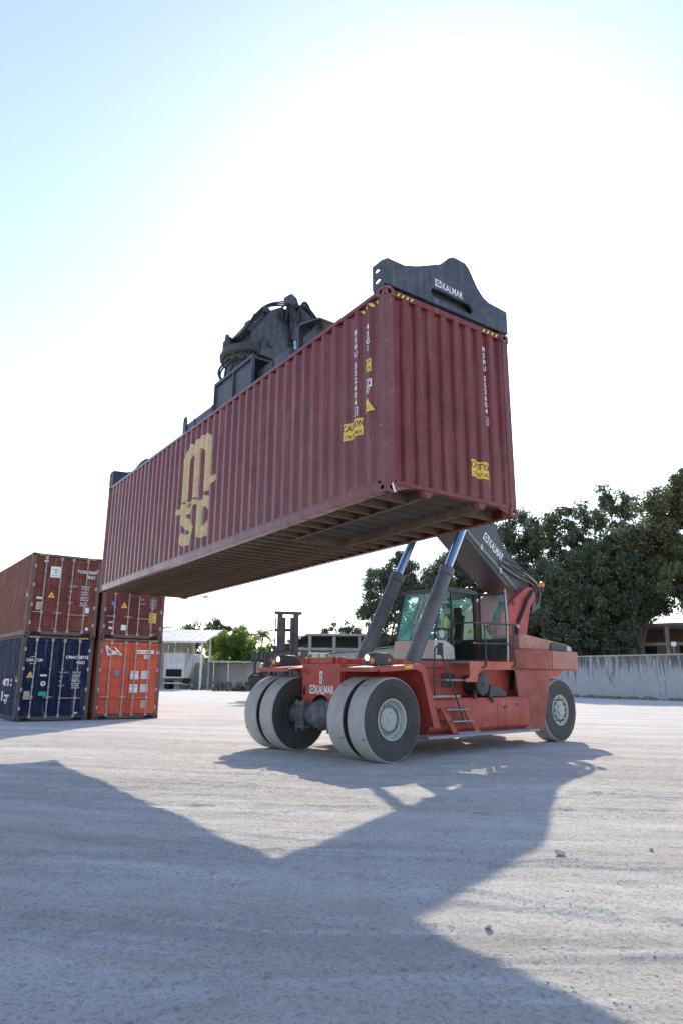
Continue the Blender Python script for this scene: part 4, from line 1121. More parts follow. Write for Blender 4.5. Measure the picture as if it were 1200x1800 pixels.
# railing of black tubes
b = MB()
b.tube([(3.20, 1.60, 2.86), (4.95, 1.60, 2.90)], 0.022); b.build('rail', 'machine_black', rs_)
MB().tube([(3.15, 1.60, 2.38), (4.98, 1.60, 2.43)], 0.020).build('rail', 'machine_black', rs_)
MB().tube([(3.62, 1.60, 2.84), (3.62, 1.625, 2.0), (3.60, 1.635, 1.88), (3.50, 1.635, 1.83), (3.44, 1.635, 1.84)], 0.020).build('rail_post', 'machine_black', rs_)
MB().tube([(4.80, 1.60, 2.88), (4.80, 1.625, 2.0), (4.76, 1.635, 1.88), (4.66, 1.635, 1.84)], 0.020).build('rail_post', 'machine_black', rs_)
MB().tube([(4.30, 1.10, 2.87), (4.30, 1.10, 1.97)], 0.018).build('rail_post', 'machine_black', rs_)
MB().tube([(3.20, 1.60, 2.86), (3.10, 1.3, 2.86), (3.08, 1.02, 2.84)], 0.018).build('rail', 'machine_black', rs_)
# handrail by the ladder
MB().tube([(1.80, 1.58, 1.20), (1.80, 1.58, 1.7), (1.82, 1.58, 2.18), (1.87, 1.58, 2.26), (1.95, 1.58, 2.27), (2.01, 1.58, 2.20), (2.10, 1.60, 1.95), (2.36, 1.68, 1.25), (2.58, 1.72, 0.70), (2.58, 1.72, 0.62), (2.50, 1.70, 0.60)], 0.020, 8).build('handrail', 'machine_black', rs_)
# ladder
for dx in (0.0, 0.80):
    MB().prism([(1.83 + dx * 0.95, 0.95), (2.00 + dx * 0.95, 0.95), (2.44 + dx * 0.98, 0.40), (2.26 + dx * 0.98, 0.40)], 'y', 1.66, 1.70).build('ladder_side', 'machine_red', rs_, bevel=0.004)
for i, (x_, z_) in enumerate(((1.98, 0.93), (2.16, 0.68), (2.34, 0.43))):
    b = MB(); b.box(x_, x_ + 0.76, 1.52, 1.659, z_ - 0.03, z_); b.box(x_, x_ + 0.76, 1.701, 1.76, z_ - 0.03, z_); b.build('ladder_step', 'grating', rs_)
# air filter drum and battery box beside it
b = MB(); b.lathe([(-0.42, 0.001), (-0.42, 0.22), (-0.10, 0.235), (-0.06, 0.255), (0.0, 0.262), (0.03, 0.25), (0.045, 0.21), (0.05, 0.06), (0.07, 0.05), (0.07, 0.001)], (3.72, 1.40, 1.44), (0, 1, 0), 36)
b.build('air_filter', 'machine_black', rs_, smooth=30)
MB().tube([(3.50, 1.35, 1.30), (3.42, 1.40, 1.22), (3.36, 1.45, 1.17), (3.30, 1.46, 1.17)], 0.045, 8).build('filter_pipe', 'machine_black', rs_)
MB().tube([(3.9, 1.45, 1.20), (3.95, 1.5, 1.12), (3.98, 1.52, 1.04)], 0.04, 8).build('filter_pipe', 'machine_black', rs_)
b = MB(); b.prism([(3.92, 1.17), (3.98, 1.44), (4.34, 1.40), (4.62, 1.24), (4.62, 1.17)], 'y', 1.0, 1.46); b.build('valve_box', 'machine_black', rs_, bevel=0.015)

# ---- lift cylinders
cyl_dir = Vector((2.35, 0, 4.0)).normalized()
for s_ in (1, -1):
    p0 = Vector((1.50, s_ * 0.84, 1.27)); pb = p0 + cyl_dir * 3.42; pe = p0 + cyl_dir * 5.75
    b = MB(); b.tube([p0, pb - cyl_dir * 0.22], 0.172, 24); b.tube([pb - cyl_dir * 0.22, pb - cyl_dir * 0.21, pb, pb + cyl_dir * 0.02], [0.175, 0.192, 0.192, 0.15], 24)
    o = b.build('lift_cylinder', 'cylinder_grey', rs_, smooth=40)
    MB().tube([pb - cyl_dir * 0.3, pe], 0.105, 20).build('piston_rod', 'chrome', o)
    MB().tube([p0 + cyl_dir * 1.0 + Vector((0.19, s_ * 0.02, 0)), p0 + cyl_dir * 2.2 + Vector((0.20, s_ * 0.02, 0)), p0 + cyl_dir * 3.2 + Vector((0.20, s_ * 0.02, 0))], 0.018, 6).build('hydraulic_line', 'machine_black', o)
    MB().box(1.25, 1.95, s_ * 0.84 - 0.19, s_ * 0.84 + 0.19, 1.20, 1.50).build('cylinder_foot', 'machine_red', rs_)

# ---- tower that carries the boom
for s_ in (1, -1):
    tw = [(5.30, 1.10), (6.45, 1.10), (6.42, 1.80), (6.82, 2.90), (7.02, 3.55), (7.28, 3.80), (7.30, 4.00), (7.18, 4.12), (6.98, 4.14), (6.74, 4.04), (6.25, 3.74), (5.92, 3.50), (5.62, 3.28), (5.42, 2.70), (5.30, 1.80)]
    o = MB().prism(tw, 'y', s_ * 0.62 - 0.08, s_ * 0.62 + 0.08).build('boom_tower', 'machine_red', rs_, bevel=0.02)
    MB().cyl((7.06, s_ * 0.69, 3.92), (7.06, s_ * 0.73, 3.92), 0.10, None, 20).build('pivot_pin', 'axle_grey', o)
    b = MB(); b.lathe([(0, 0.075), (s_ * 0.03, 0.075), (s_ * 0.03, 0.038), (0, 0.038)], (6.20, s_ * 0.70, 3.62), (0, 1, 0), 20); b.build('lifting_eye', 'machine_red_dusty', o)
MB().box(5.36, 6.38, -0.538, 0.538, 1.85, 3.0).build('tower_web', 'machine_red', rs_, bevel=0.02)
# black hoses down the tower side
for k, dx in enumerate((0.0, 0.07)):
    MB().tube([(7.1 + dx, 0.74, 4.05), (6.75 + dx, 0.76, 3.75), (6.42 + dx, 0.74, 3.25), (6.25 + dx, 0.73, 3.0), (6.15 + dx, 0.72, 2.4), (5.98 + dx, 0.72, 1.8), (5.88 + dx, 0.72, 1.3)], 0.028, 8).build('hose', 'black_rubber', rs_)
MB().tube([(6.22, 0.74, 3.02), (6.30, 0.76, 2.95)], 0.05, 8).build('hose_clamp', 'zinc', rs_)

# ---- counterweight and engine hood
cwp = [(5.20, 1.82), (5.34, 2.32), (6.55, 2.335), (7.86, 2.335), (7.92, 2.20), (7.90, 1.90), (7.80, 1.86), (6.68, 1.82)]
o = MB().prism([(5.22, -1.30), (5.22, 1.30), (5.60, 1.47), (6.62, 1.52), (7.95, 1.52), (8.30, 1.20), (8.30, -1.20), (7.95, -1.52), (6.62, -1.52), (5.60, -1.47)], 'z', 1.83, 2.33).build('counterweight', 'machine_red_dusty', rs_, bevel=0.03)
for s_ in (1, -1):
    # panel before the rear wheel, folded in two
    y_ = s_ * 1.50
    pts = [(5.25, 1.82, s_ * 1.30), (6.62, 1.82, s_ * 1.50), (6.10, 0.32, s_ * 1.50), (5.45, 0.40, s_ * 1.32), (6.30, 1.82, s_ * 1.46), (5.82, 0.34, s_ * 1.42)]
    b = MB()
    def quad(a, b_, c_, d_, th=0.03):
        A = [Vector((p[0], p[2], p[1])) for p in (a, b_, c_, d_)]
        b.add(A + [q - Vector((0, s_ * th, 0)) for q in A], [(0, 1, 2, 3), (7, 6, 5, 4), (0, 4, 5, 1), (1, 5, 6, 2), (2, 6, 7, 3), (3, 7, 4, 0)])
    quad(pts[0], pts[4], pts[5], pts[3])
    o2 = b.build('wheel_panel', 'machine_red_dusty', rs_)
    b = MB(); quad((6.304, 1.82, s_ * 1.46), (6.62, 1.82, s_ * 1.50), (6.10, 0.32, s_ * 1.50), (5.824, 0.34, s_ * 1.42))
    b.build('wheel_panel', 'machine_red_dusty', rs_)
    MB().prism([(6.62, 1.815), (7.3, 1.815), (7.0, 1.66), (6.62, 1.64)], 'y', y_ - s_ * 0.5 - 0.02, y_ - s_ * 0.06 + 0.02).build('wheel_cover', 'machine_red', rs_)
for i in range(5):
    MB().box(6.44, 6.57, 1.506, 1.522, 1.93 + i * 0.075, 1.975 + i * 0.075).build('louvre', 'machine_red_dusty', rs_)
rb_ = MB(); rb_.prism([(6.66, 1.5225), (7.95, 1.5225), (7.95, 1.535), (6.66, 1.535)], 'z', 1.86, 2.31); rb_.build('rear_cover', 'rear_pink', rs_, bevel=0.005)
hd = MB().prism([(5.40, 2.331), (5.42, 2.70), (5.70, 2.72), (7.75, 2.52), (7.90, 2.44), (7.90, 2.331)], 'y', -1.35, 1.36).build('engine_hood', 'rear_pink', rs_, bevel=0.03)
MB().prism([(6.78, 2.34), (6.86, 2.52), (6.98, 2.57), (7.40, 2.53), (7.72, 2.50), (7.72, 2.34)], 'y', 1.361, 1.40).build('hood_grille', 'machine_black', hd, bevel=0.02)
MB().prism([(7.60, 2.345), (7.62, 2.50), (7.84, 2.46), (7.86, 2.345)], 'y', 1.402, 1.41).build('hood_lamp_surround', 'zinc', hd)
MB().cyl((7.9, -0.6, 2.5), (7.9, -0.6, 3.1), 0.09, None, 14).build('exhaust', 'machine_black', rs_)

# ---- boom: two box stages and the dropped nose
bd = Vector((-math.cos(R(33.4)), 0, math.sin(R(33.4)))); bn = Vector((math.sin(R(33.4)), 0, math.cos(R(33.4))))
bp = Vector((7.12, 0, 4.05))                      # pivot
def boom_box(t0, t1, lo, hi, hw, extra=None):
    b = MB(); poly = [bp + bd * t0 + bn * lo, bp + bd * t1 + bn * lo, bp + bd * t1 + bn * hi, bp + bd * t0 + bn * hi]
    b.prism([(p.x, p.z) for p in poly], 'y', -hw, hw); return b
pts = [(-0.30, -0.10), (0.25, -0.30), (0.80, -0.42), (6.95, -0.42), (6.95, 0.50), (0.55, 0.50), (-0.10, 0.32), (-0.32, 0.10)]
poly = [bp + bd * p[0] + bn * p[1] for p in pts]
boom = MB().prism([(p.x, p.z) for p in poly], 'y', -0.44, 0.44).build('boom', 'boom_dark', rs_, bevel=0.012)
# raised spine on top of the first stage
MB().prism([(6.22, 5.30), (6.10, 5.56), (5.72, 6.20), (5.46, 6.75), (5.20, 7.10), (4.40, 7.42), (3.50, 7.72), (2.50, 7.92), (2.40, 7.60), (4.6, 6.1)], 'y', -0.40, 0.40).build('boom_spine', 'boom_dark', boom, bevel=0.01)
b = boom_box(6.72, 6.95, -0.47, 0.55, 0.475); b.build('boom_collar', 'boom_dark', boom, bevel=0.012)
b = boom_box(6.96, 10.15, -0.36, 0.46, 0.40); b.build('inner_boom', 'boom_dark', boom, bevel=0.012)
b = MB()
for s_ in (1, -1):
    for t_, h_ in ((5.2, 0.0),): p = bp + bd * t_ + bn * h_; b.cyl((p.x, s_ * 0.44, p.z), (p.x, s_ * 0.62, p.z), 0.13, None, 16)
b.build('cylinder_pin', 'axle_grey', boom)
# lower stiffener strips and lines on the boom side
for k, off in enumerate((-0.20, -0.255)):
    q = [bp + bd * t_ + bn * (off + 0.02 * math.sin(t_ * 1.7)) for t_ in (0.2, 0.7, 1.2, 1.9, 2.6, 3.3)]
    MB().tube([(p.x, 0.465, p.z) for p in q], 0.014, 6).build('hydraulic_pipe', 'zinc', boom)
for t_ in (1.2, 2.2, 3.1):
    q = bp + bd * t_ + bn * -0.23
    MB().box(q.x - 0.04, q.x + 0.04, 0.441, 0.485, q.z - 0.08, q.z + 0.08).build('pipe_clamp', 'zinc', boom)
bs = lambda a, b_, off=0.004: tuple(bp + bd * (2.28 - a) + bn * b_ + Vector((0, 0.44 + off, 0)))
badge(boom, bs, 0.02, 0.06, 0.24, 1, 'white_mark', 'black_mark')
Decal().text('KALMAR', 0.31, 0.06, 0.24, 0.56, 0.025).lay('maker_lettering', 'white_mark', boom, bs)
# hose bundle looping round the pivot
rh = random.Random(5)
for k in range(7):
    y_ = 0.46 + 0.035 * k - (0.12 if k > 4 else 0)
    j = lambda s_=0.06: rh.uniform(-s_, s_)
    q0 = bp + bd * (1.15 + 0.2 * j(1)) + bn * (-0.16 + 0.05 * k)
    q1 = bp + bd * 0.55 + bn * (0.10 + 0.04 * k)
    MB().tube(smooth_path([q0 + Vector((0, y_, 0)), q1 + Vector((0, y_ + 0.03, j())), bp + Vector((0.30 + j(), y_ + 0.06, 0.26 + j())), bp + Vector((0.50 + j(), y_ + 0.06, 0.05 + j())), bp + Vector((0.55 + j(), y_, -0.25 + j())), bp + Vector((0.38 + j(), y_ - 0.1, -0.48 + j())), bp + Vector((0.15, y_ - 0.16, -0.56))], 4), 0.024, 6).build('hose', 'rod_grey' if k % 2 else 'machine_black', rs_)
MB().prism([(7.30, 3.42), (7.72, 3.60), (7.86, 4.05), (7.60, 4.12), (7.42, 3.85)], 'y', 0.50, 0.56).build('hose_guard', 'boom_dark', rs_)
bc = MB(); bc.cyl((7.80, 0.62, 4.10), (7.80, 0.62, 4.22), 0.05, None, 12); bc.build('beacon_base', 'machine_black', rs_)
MB().lathe([(0, 0.075), (0.06, 0.08), (0.12, 0.065), (0.145, 0.001)], (7.80, 0.62, 4.221), (0, 0, 1), 16).build('beacon', 'orange_lens', rs_)
# nose of the boom, bent down to the spreader: two angular plates with a box between
for s_ in (1, -1):
    ns = [(-2.56, 8.70), (-2.07, 9.42), (-1.84, 9.57), (-1.36, 9.56), (-0.90, 9.30), (-0.75, 8.85), (-1.40, 8.62), (-1.85, 8.46), (-2.22, 8.27), (-2.38, 8.27), (-2.53, 8.46)]
    o = MB().prism(ns, 'y', s_ * 0.44 - 0.035, s_ * 0.44 + 0.035).build('boom_nose', 'spreader_blue', boom, smooth=0)
MB().prism([(-2.46, 8.72), (-2.03, 9.34), (-1.82, 9.48), (-1.2, 9.48), (-0.9, 9.2), (-1.5, 8.72), (-2.2, 8.46), (-2.40, 8.50)], 'y', -0.40, 0.40).build('nose_box', 'boom_dark', boom, smooth=0)
b = MB(); b.prism([(-2.60, 8.80), (-2.10, 9.50), (-2.02, 9.46), (-2.50, 8.76)], 'y', -0.36, 0.36)
b.build('nose_cover', 'machine_black', boom, smooth=0)
b = MB()
for s_ in (1, -1):
    b.prism([(-2.36, 8.22), (-2.36, 8.50), (-2.26, 8.68), (-2.10, 8.72), (-1.96, 8.62), (-1.72, 8.22)], 'y', s_ * 0.52 - 0.03, s_ * 0.52 + 0.03)
b.cyl((-2.13, -0.60, 8.54), (-2.13, 0.60, 8.54), 0.085, None, 16); b.build('nose_pivot', 'frame_dark', boom)
for k, (xa, za) in enumerate(((-2.44, 8.95), (-2.30, 9.16), (-2.18, 9.33))):
    MB().box(xa - 0.06, xa + 0.05, 0.05 + 0.1 * k, 0.22 + 0.1 * k, za + 0.0, za + 0.16).build('hose_fitting', 'machine_black', boom)
# damping cylinder with its hoses on the near side
MB().cyl((-1.66, 0.56, 9.86), (-1.50, 0.56, 8.85), 0.085, None, 16).build('tilt_cylinder', 'boom_dark', boom)
MB().cyl((-1.50, 0.56, 8.85), (-1.46, 0.56, 8.35), 0.045, None, 12).build('tilt_piston', 'chrome', boom)
MB().prism([(-1.76, 9.66), (-1.76, 9.84), (-1.66, 9.92), (-1.52, 9.86), (-1.40, 9.62)], 'y', 0.46, 0.62).build('tilt_bracket', 'boom_dark', boom)
for k in range(6):
    a, b_ = rh.uniform(-2.3, -1.4), rh.uniform(-1.6, -0.7)
    a = rh.uniform(-2.0, -1.6); za, zb = 8.8 + rh.uniform(0, 0.5), 9.3 + rh.uniform(-0.2, 0.5)
    y_ = 0.48 + rh.uniform(0, 0.2)
    MB().tube(smooth_path([(a, y_, za), (a + 0.02, y_ + 0.05, za + 0.30), ((a + b_) / 2, y_ + 0.08, 9.62 + rh.uniform(0, 0.2)), (b_, y_ + 0.04, 9.4 + rh.uniform(-0.1, 0.2)), (b_ + 0.02, y_, 9.1), (b_ - 0.15, y_, 8.7)], 5), 0.026, 6).build('hose', 'black_rubber', boom)
for k in range(3):
    MB().tube(smooth_path([(-2.75 + 0.1 * k, 0.2, 8.62), (-2.52, 0.30, 8.98 + 0.03 * k), (-2.12, 0.32, 9.52 + 0.03 * k), (-1.70, 0.40, 9.70 + 0.05 * k)], 4), 0.018, 6).build('hose', 'black_rubber', boom)

# ---- spreader, laid out on the container's own axes (u, v, w)
LOC = TRUCK.inverted() @ HELD
mb = MB(); mb.box(3.60, 8.60, 0.64, 1.80, 3.16, 3.70)
for u_ in (4.2, 5.2, 6.9, 7.9): mb.box(u_, u_ + 0.03, 0.61, 0.6385, 3.16, 3.70)
spr = mb.build('spreader', 'spreader_blue', rs_, bevel=0.012); spr.matrix_local = LOC
MB().box(0.31, 3.599, 1.28, 1.74, 3.16, 3.58).build('telescopic_arm', 'spreader_blue', spr, bevel=0.01)
MB().box(8.601, CL - 0.31, 0.70, 1.16, 3.16, 3.58).build('telescopic_arm', 'spreader_blue', spr, bevel=0.01)
MB().box(3.0, 9.2, 0.68, 0.96, 2.95, 3.155).build('cable_tray', 'machine_black', spr)
prof = [(0.0, 2.935), (0.0, 3.30), (0.05, 3.335), (0.36, 3.335), (0.60, 3.42), (1.12, 3.66), (1.22, 3.80), (1.32, 3.855), (1.56, 3.845), (1.64, 3.78), (1.80, 3.52), (1.93, 3.39), (2.05, 3.345), (2.42, 3.32), (2.438, 3.29), (2.438, 2.935)]
slot = [(0.92 + 0.075 * math.cos(a), 3.11 + 0.075 * math.sin(a)) for a in np.linspace(R(90), R(270), 7)] + [(1.60 + 0.075 * math.cos(a), 3.085 + 0.075 * math.sin(a)) for a in np.linspace(R(-90), R(90), 7)]
def rotp(p): return (CW - p[0], p[1])
for far in (0, 1):
    pf = [rotp(p) for p in prof] if far else prof; sf = [rotp(p) for p in slot] if far else slot
    ua, ub = (CL + 0.005, CL - 0.035) if far else (-0.005, 0.035)
    eb = MB().prism(pf, 'x', min(ua, ub), max(ua, ub), [sf]).build('end_beam', 'spreader_blue', spr, smooth=0)
    uc = CL if far else 0; g = -1 if far else 1
    bb = MB()
    def ub_(a, b_): return min(uc + g * a, uc + g * b_), max(uc + g * a, uc + g * b_)
    bk = [(p[0], p[1]) for p in prof if p[0] >= 0.36]; bk = [(0.36, 2.935)] + bk
    bk = [rotp(p) for p in bk] if far else bk
    bb.prism(bk, 'x', *ub_(0.27, 0.30))
    bb.build('end_beam_back', 'spreader_blue', eb, smooth=0)
    b2 = MB()
    top = prof[1:-1]
    for i in range(len(top) - 1):
        a, c_ = top[i], top[i + 1]
        if far: a, c_ = rotp(a), rotp(c_)
        u0_, u1_ = ub_(0.036, 0.269); dz = 0.012
        b2.add([(u0_, a[0], a[1] - 0.001), (u1_, a[0], a[1] - 0.001), (u1_, c_[0], c_[1] - 0.001), (u0_, c_[0], c_[1] - 0.001), (u0_, a[0], a[1] - dz), (u1_, a[0], a[1] - dz), (u1_, c_[0], c_[1] - dz), (u0_, c_[0], c_[1] - dz)], [(0, 1, 2, 3), (7, 6, 5, 4), (0, 4, 5, 1), (1, 5, 6, 2), (2, 6, 7, 3), (3, 7, 4, 0)])
    u0_, u1_ = ub_(0.036, 0.269); b2.box(u0_, u1_, 0.30, CW - 0.30, 2.936, 2.95)
    b2.build('end_beam_cap', 'spreader_blue', eb, smooth=0)
    for right in (0, 1):
        v0, v1 = (CW - 0.012, CW - 0.001) if right else (0.001, 0.012)
        cu = (u0_ + u1_) / 2
        MB().prism([(u0_, 2.936), (u1_, 2.936), (u1_, 3.318), (u0_, 3.318)], 'y', v0, v1, [oval(cu, 3.20, 0.055, 0.030, 12), oval(cu, 3.03, 0.06, 0.028, 10)]).build('end_plate', 'spreader_blue', eb, smooth=0)
        vv_ = CW - 0.081 if right else 0.081
        b = MB(); b.cyl((uc + g * 0.089, vv_, 2.80), (uc + g * 0.089, vv_, 3.0), 0.028, None, 10); b.box(*ub_(0.037, 0.26), vv_ - 0.075, vv_ + 0.075, 2.902, 2.935) ; b.build('twistlock', 'frame_brown', eb)
es = lambda a, b_, off=0.004: (-0.005 - off, a, b_ + (a - 1.2) * -0.05)
badge(spr, es, 0.93, 3.215, 0.115, 1, 'white_mark', 'black_mark')
Decal().text('KALMAR', 1.07, 3.215, 0.115, 0.68, 0.014).lay('maker_lettering', 'white_mark', spr, es)
# dark plate behind the slot stands in for the shade inside the hollow beam
MB().box(0.10, 0.13, 0.85, 1.68, 2.96, 3.25).build('slot_dark_back', 'machine_black', spr)
# rotator frame
b = MB()
for v_ in (0.50, 1.94): b.prism([(4.72, 3.30), (4.72, 3.97), (6.42, 3.97), (6.58, 3.30)], 'y', v_ - 0.012, v_ + 0.012)
b.box(4.76, 6.38, 0.513, 1.927, 3.93, 3.968)
b.box(4.70, 6.45, 0.44, 0.487, 3.90, 3.97)
for u_ in (4.73, 5.55, 6.44): b.box(u_ - 0.015, u_ + 0.015, 0.44, 0.487, 3.32, 3.899)
b.build('rotator_frame', 'spreader_blue', spr)
RC = (6.12, 1.08)
b = MB(); b.lathe([(3.97, 0.42), (4.20, 0.46), (4.40, 0.50), (4.50, 0.56)], (*RC, 0), (0, 0, 1), 32); b.build('rotator_pedestal', 'machine_black', spr)
b = MB(); b.lathe([(4.50, 0.50), (4.51, 0.60), (4.55, 0.64), (4.62, 0.645), (4.66, 0.60), (4.72, 0.60), (4.74, 0.55), (4.745, 0.001)], (*RC, 0), (0, 0, 1), 48); b.build('slew_ring', 'machine_black', spr, smooth=30)
b = MB()
for i in range(40):
    a = 2 * math.pi * i / 40; b.cyl((RC[0] + 0.575 * math.cos(a), RC[1] + 0.575 * math.sin(a), 4.475), (RC[0] + 0.575 * math.cos(a), RC[1] + 0.575 * math.sin(a), 4.515), 0.018, None, 5)
tag(b.build('ring_bolts', 'frame_dark', spr), kind='stuff')
for (u_, v_) in ((6.52, 0.78), (6.24, 0.62)):
    b = MB(); b.cyl((u_, v_, 4.74), (u_, v_, 4.92), 0.12, None, 14); b.cyl((u_, v_, 4.92), (u_, v_, 5.04), 0.09, 0.08, 12); b.cyl((u_ + 0.03, v_ - 0.02, 5.04), (u_ + 0.03, v_ - 0.02, 5.12), 0.045, None, 8); b.build('slew_motor', 'machine_black', spr)
MB().prism([(5.55, 4.746), (6.60, 4.746), (6.45, 5.0), (5.75, 5.0)], 'y', 0.85, 1.40).build('rotator_head', 'machine_black', spr, smooth=0)
rk = random.Random(3)
for k in range(9):
    a = R(150 + 22 * k); r0 = 0.50
    p = Vector((RC[0] + r0 * math.cos(a), RC[1] + r0 * math.sin(a), 4.46)); q = Vector((RC[0] + 0.42 * math.cos(a + 0.5), RC[1] - 0.15 + 0.42 * math.sin(a + 0.5), 3.98))
    MB().tube(smooth_path([p, p + Vector((0.06 * math.cos(a), 0.1 * math.sin(a), -0.12)), p.lerp(q, 0.5) + Vector((rk.uniform(-0.1, 0.1), -0.12, rk.uniform(-0.06, 0.06))), q], 4), 0.022, 6).build('hose', 'black_rubber', spr)
# valve block under a folded cover, lugs and pipes on the near side of the beam
MB().prism([(3.42, 3.60), (3.44, 4.02), (3.36, 4.10), (2.70, 3.92), (2.70, 3.89), (3.34, 4.06), (3.39, 4.0), (3.37, 3.60)], 'y', 0.70, 1.2).build('valve_cover', 'spreader_blue', spr)
b = MB(); b.box(2.85, 3.30, 0.75, 1.2, 3.585, 3.80)
for i in range(4): b.cyl((2.90 + i * 0.11, 0.80, 3.80), (2.90 + i * 0.11, 0.80, 3.88), 0.035, None, 8)
b.build('valve_block', 'machine_black', spr)
for u_ in (8.45,):
    MB().prism([(u_ - 0.10, 3.40), (u_ + 0.10, 3.40), (u_ + 0.09, 3.80), (u_ + 0.04, 3.90), (u_ - 0.04, 3.90), (u_ - 0.09, 3.80)], 'y', 0.60, 0.635, [oval(u_, 3.81, 0.04, 0.04, 10)]).build('lifting_lug', 'spreader_blue', spr)
# ---- cab
CX0, CX1, CY = 2.90, 4.62, 0.66
cab = MB()
# floor and lower panels
lower = [(CX0 - 0.07, 2.03), (CX0, 2.48), (3.30, 2.48), (3.56, 2.38), (3.64, 2.30), (3.66, 2.03)]
cab.prism(lower, 'y', CY - 0.03, CY)
cab.prism([(CX0 - 0.07, 2.03), (CX0, 2.48), (4.6, 2.48), (4.62, 2.03)], 'y', -CY, -CY + 0.03)
cab.add([(CX0 - 0.071, -CY, 2.03), (CX0 - 0.071, CY, 2.03), (CX0 - 0.001, CY, 2.48), (CX0 - 0.001, -CY, 2.48), (CX0 - 0.041, -CY, 2.03), (CX0 - 0.041, CY, 2.03), (CX0 + 0.029, CY, 2.48), (CX0 + 0.029, -CY, 2.48)], [(0, 1, 2, 3), (7, 6, 5, 4), (0, 4, 5, 1), (1, 5, 6, 2), (2, 6, 7, 3), (3, 7, 4, 0)])
cabo = cab.build('cab', 'cab_white', rs_, bevel=0.012)
MB().box(CX0 - 0.05, 4.64, -CY, CY, 1.98, 2.028).build('cab_floor', 'machine_black', cabo)
def post(p, q, w=0.055, name='cab_post'): return MB().beam(p, q, w, w, (0, 1, 0)).build(name, 'machine_black', cabo)
post((CX0 + 0.02, -CY + 0.03, 2.48), (3.22, -CY + 0.06, 3.68))
post((CX0 + 0.02, CY - 0.03, 2.48), (3.22, CY - 0.06, 3.68), 0.035)
post((3.64, CY - 0.03, 2.05), (3.60, CY - 0.04, 3.72), 0.05)
post((4.58, CY - 0.03, 2.05), (4.56, CY - 0.04, 3.72), 0.09); post((4.58, -CY + 0.03, 2.05), (4.56, -CY + 0.04, 3.72), 0.08)
b = MB(); b.prism([(3.12, 3.70), (3.20, 3.77), (4.20, 3.84), (4.60, 3.80), (4.70, 3.72), (4.66, 3.68)], 'y', -CY - 0.02, CY + 0.02); b.build('cab_roof', 'machine_black', cabo, bevel=0.02)
b = MB(); b.box(4.56, 4.62, -CY + 0.06, CY - 0.06, 2.05, 2.55); b.build('cab_rear_panel', 'seat_black', cabo)
def pane(name, pts, th, mat_='cab_glass'):
    A = [Vector(p) for p in pts]; n_ = (A[1] - A[0]).cross(A[2] - A[0]).normalized() * th; k = len(A)
    return MB().add(A + [p + n_ for p in A], [tuple(range(k)), tuple(range(2 * k - 1, k - 1, -1))] + [(i, (i + 1) % k, (i + 1) % k + k, i + k) for i in range(k)]).build(name, mat_, cabo, smooth=0)
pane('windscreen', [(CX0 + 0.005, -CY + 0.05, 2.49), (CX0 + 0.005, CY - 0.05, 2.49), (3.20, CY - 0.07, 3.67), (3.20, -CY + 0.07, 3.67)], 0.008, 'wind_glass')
pane('side_window', [(CX0 + 0.06, CY - 0.02, 2.49), (3.30, CY - 0.02, 2.485), (3.54, CY - 0.02, 2.385), (3.615, CY - 0.02, 2.32), (3.58, CY - 0.04, 3.69), (3.25, CY - 0.04, 3.68)], 0.006)
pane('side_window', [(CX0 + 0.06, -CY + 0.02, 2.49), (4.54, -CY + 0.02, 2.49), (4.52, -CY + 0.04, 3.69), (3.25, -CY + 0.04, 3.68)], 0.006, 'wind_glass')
pane('rear_window', [(4.59, -CY + 0.08, 2.56), (4.59, CY - 0.08, 2.56), (4.565, CY - 0.08, 3.68), (4.565, -CY + 0.08, 3.68)], 0.006, 'clear_glass')
# striped blind behind the windscreen, hanging in folds; each stripe a part
for k in range(7):
    y0 = 0.52 - k * 0.095
    vs = []
    for i in range(5):
        z = 3.64 - i * (0.07 + 0.022 * k); x = 3.26 - (3.64 - z) * 0.235
        yy = y0 - 0.012 * i * i * (k > 3)
        vs += [(x, yy, z), (x, yy - 0.095, z), (x + 0.006, yy, z), (x + 0.006, yy - 0.095, z)]
    fs = []
    for i in range(4):
        a = 4 * i; fs += [(a, a + 1, a + 5, a + 4), (a + 2, a + 6, a + 7, a + 3), (a, a + 4, a + 6, a + 2), (a + 1, a + 3, a + 7, a + 5)]
    MB().add(vs, fs).build('blind_stripe', 'white_mark' if k % 2 else 'seat_black', cabo, smooth=0)
# inside: seat, console, steering wheel, paper on the dash
b = MB(); b.box(3.80, 4.32, -0.14, 0.36, 2.42, 2.54); b.prism([(4.28, 2.50), (4.40, 2.50), (4.52, 3.18), (4.44, 3.20)], 'y', -0.12, 0.34); b.box(4.45, 4.53, 0.0, 0.24, 3.20, 3.40); b.box(3.80, 4.15, -0.2, 0.18, 2.03, 2.419); b.build('driver_seat', 'seat_black', cabo, bevel=0.02)
b = MB(); b.prism([(3.02, 2.03), (3.02, 2.55), (3.14, 2.72), (3.26, 2.70), (3.30, 2.03)], 'y', -0.28, 0.26); b.build('dashboard', 'seat_black', cabo, bevel=0.02)
b = MB(); b.tube([(3.46 + 0.08 * math.cos(a), -0.01 + 0.20 * math.sin(a), 2.82 - 0.18 * math.cos(a)) for a in np.linspace(0, 2 * math.pi, 19)], 0.016, 6); b.tube([(3.25, -0.01, 2.62), (3.46, -0.01, 2.82)], 0.02, 6); b.build('steering_wheel', 'seat_black', cabo)
pane('paper_sheet', [(3.03, -0.60, 2.52), (3.05, -0.20, 2.52), (3.22, -0.30, 2.68), (3.20, -0.52, 2.70)], 0.004, 'white_mark')
MB().box(4.555, 4.56, 0.38, 0.52, 2.72, 2.82).build('sticker', 'yellow_mark', cabo)
MB().cyl((3.02, -CY - 0.10, 3.05), (3.0, -CY - 0.02, 3.05), 0.02, None, 6).build('mirror_arm', 'machine_black', cabo)
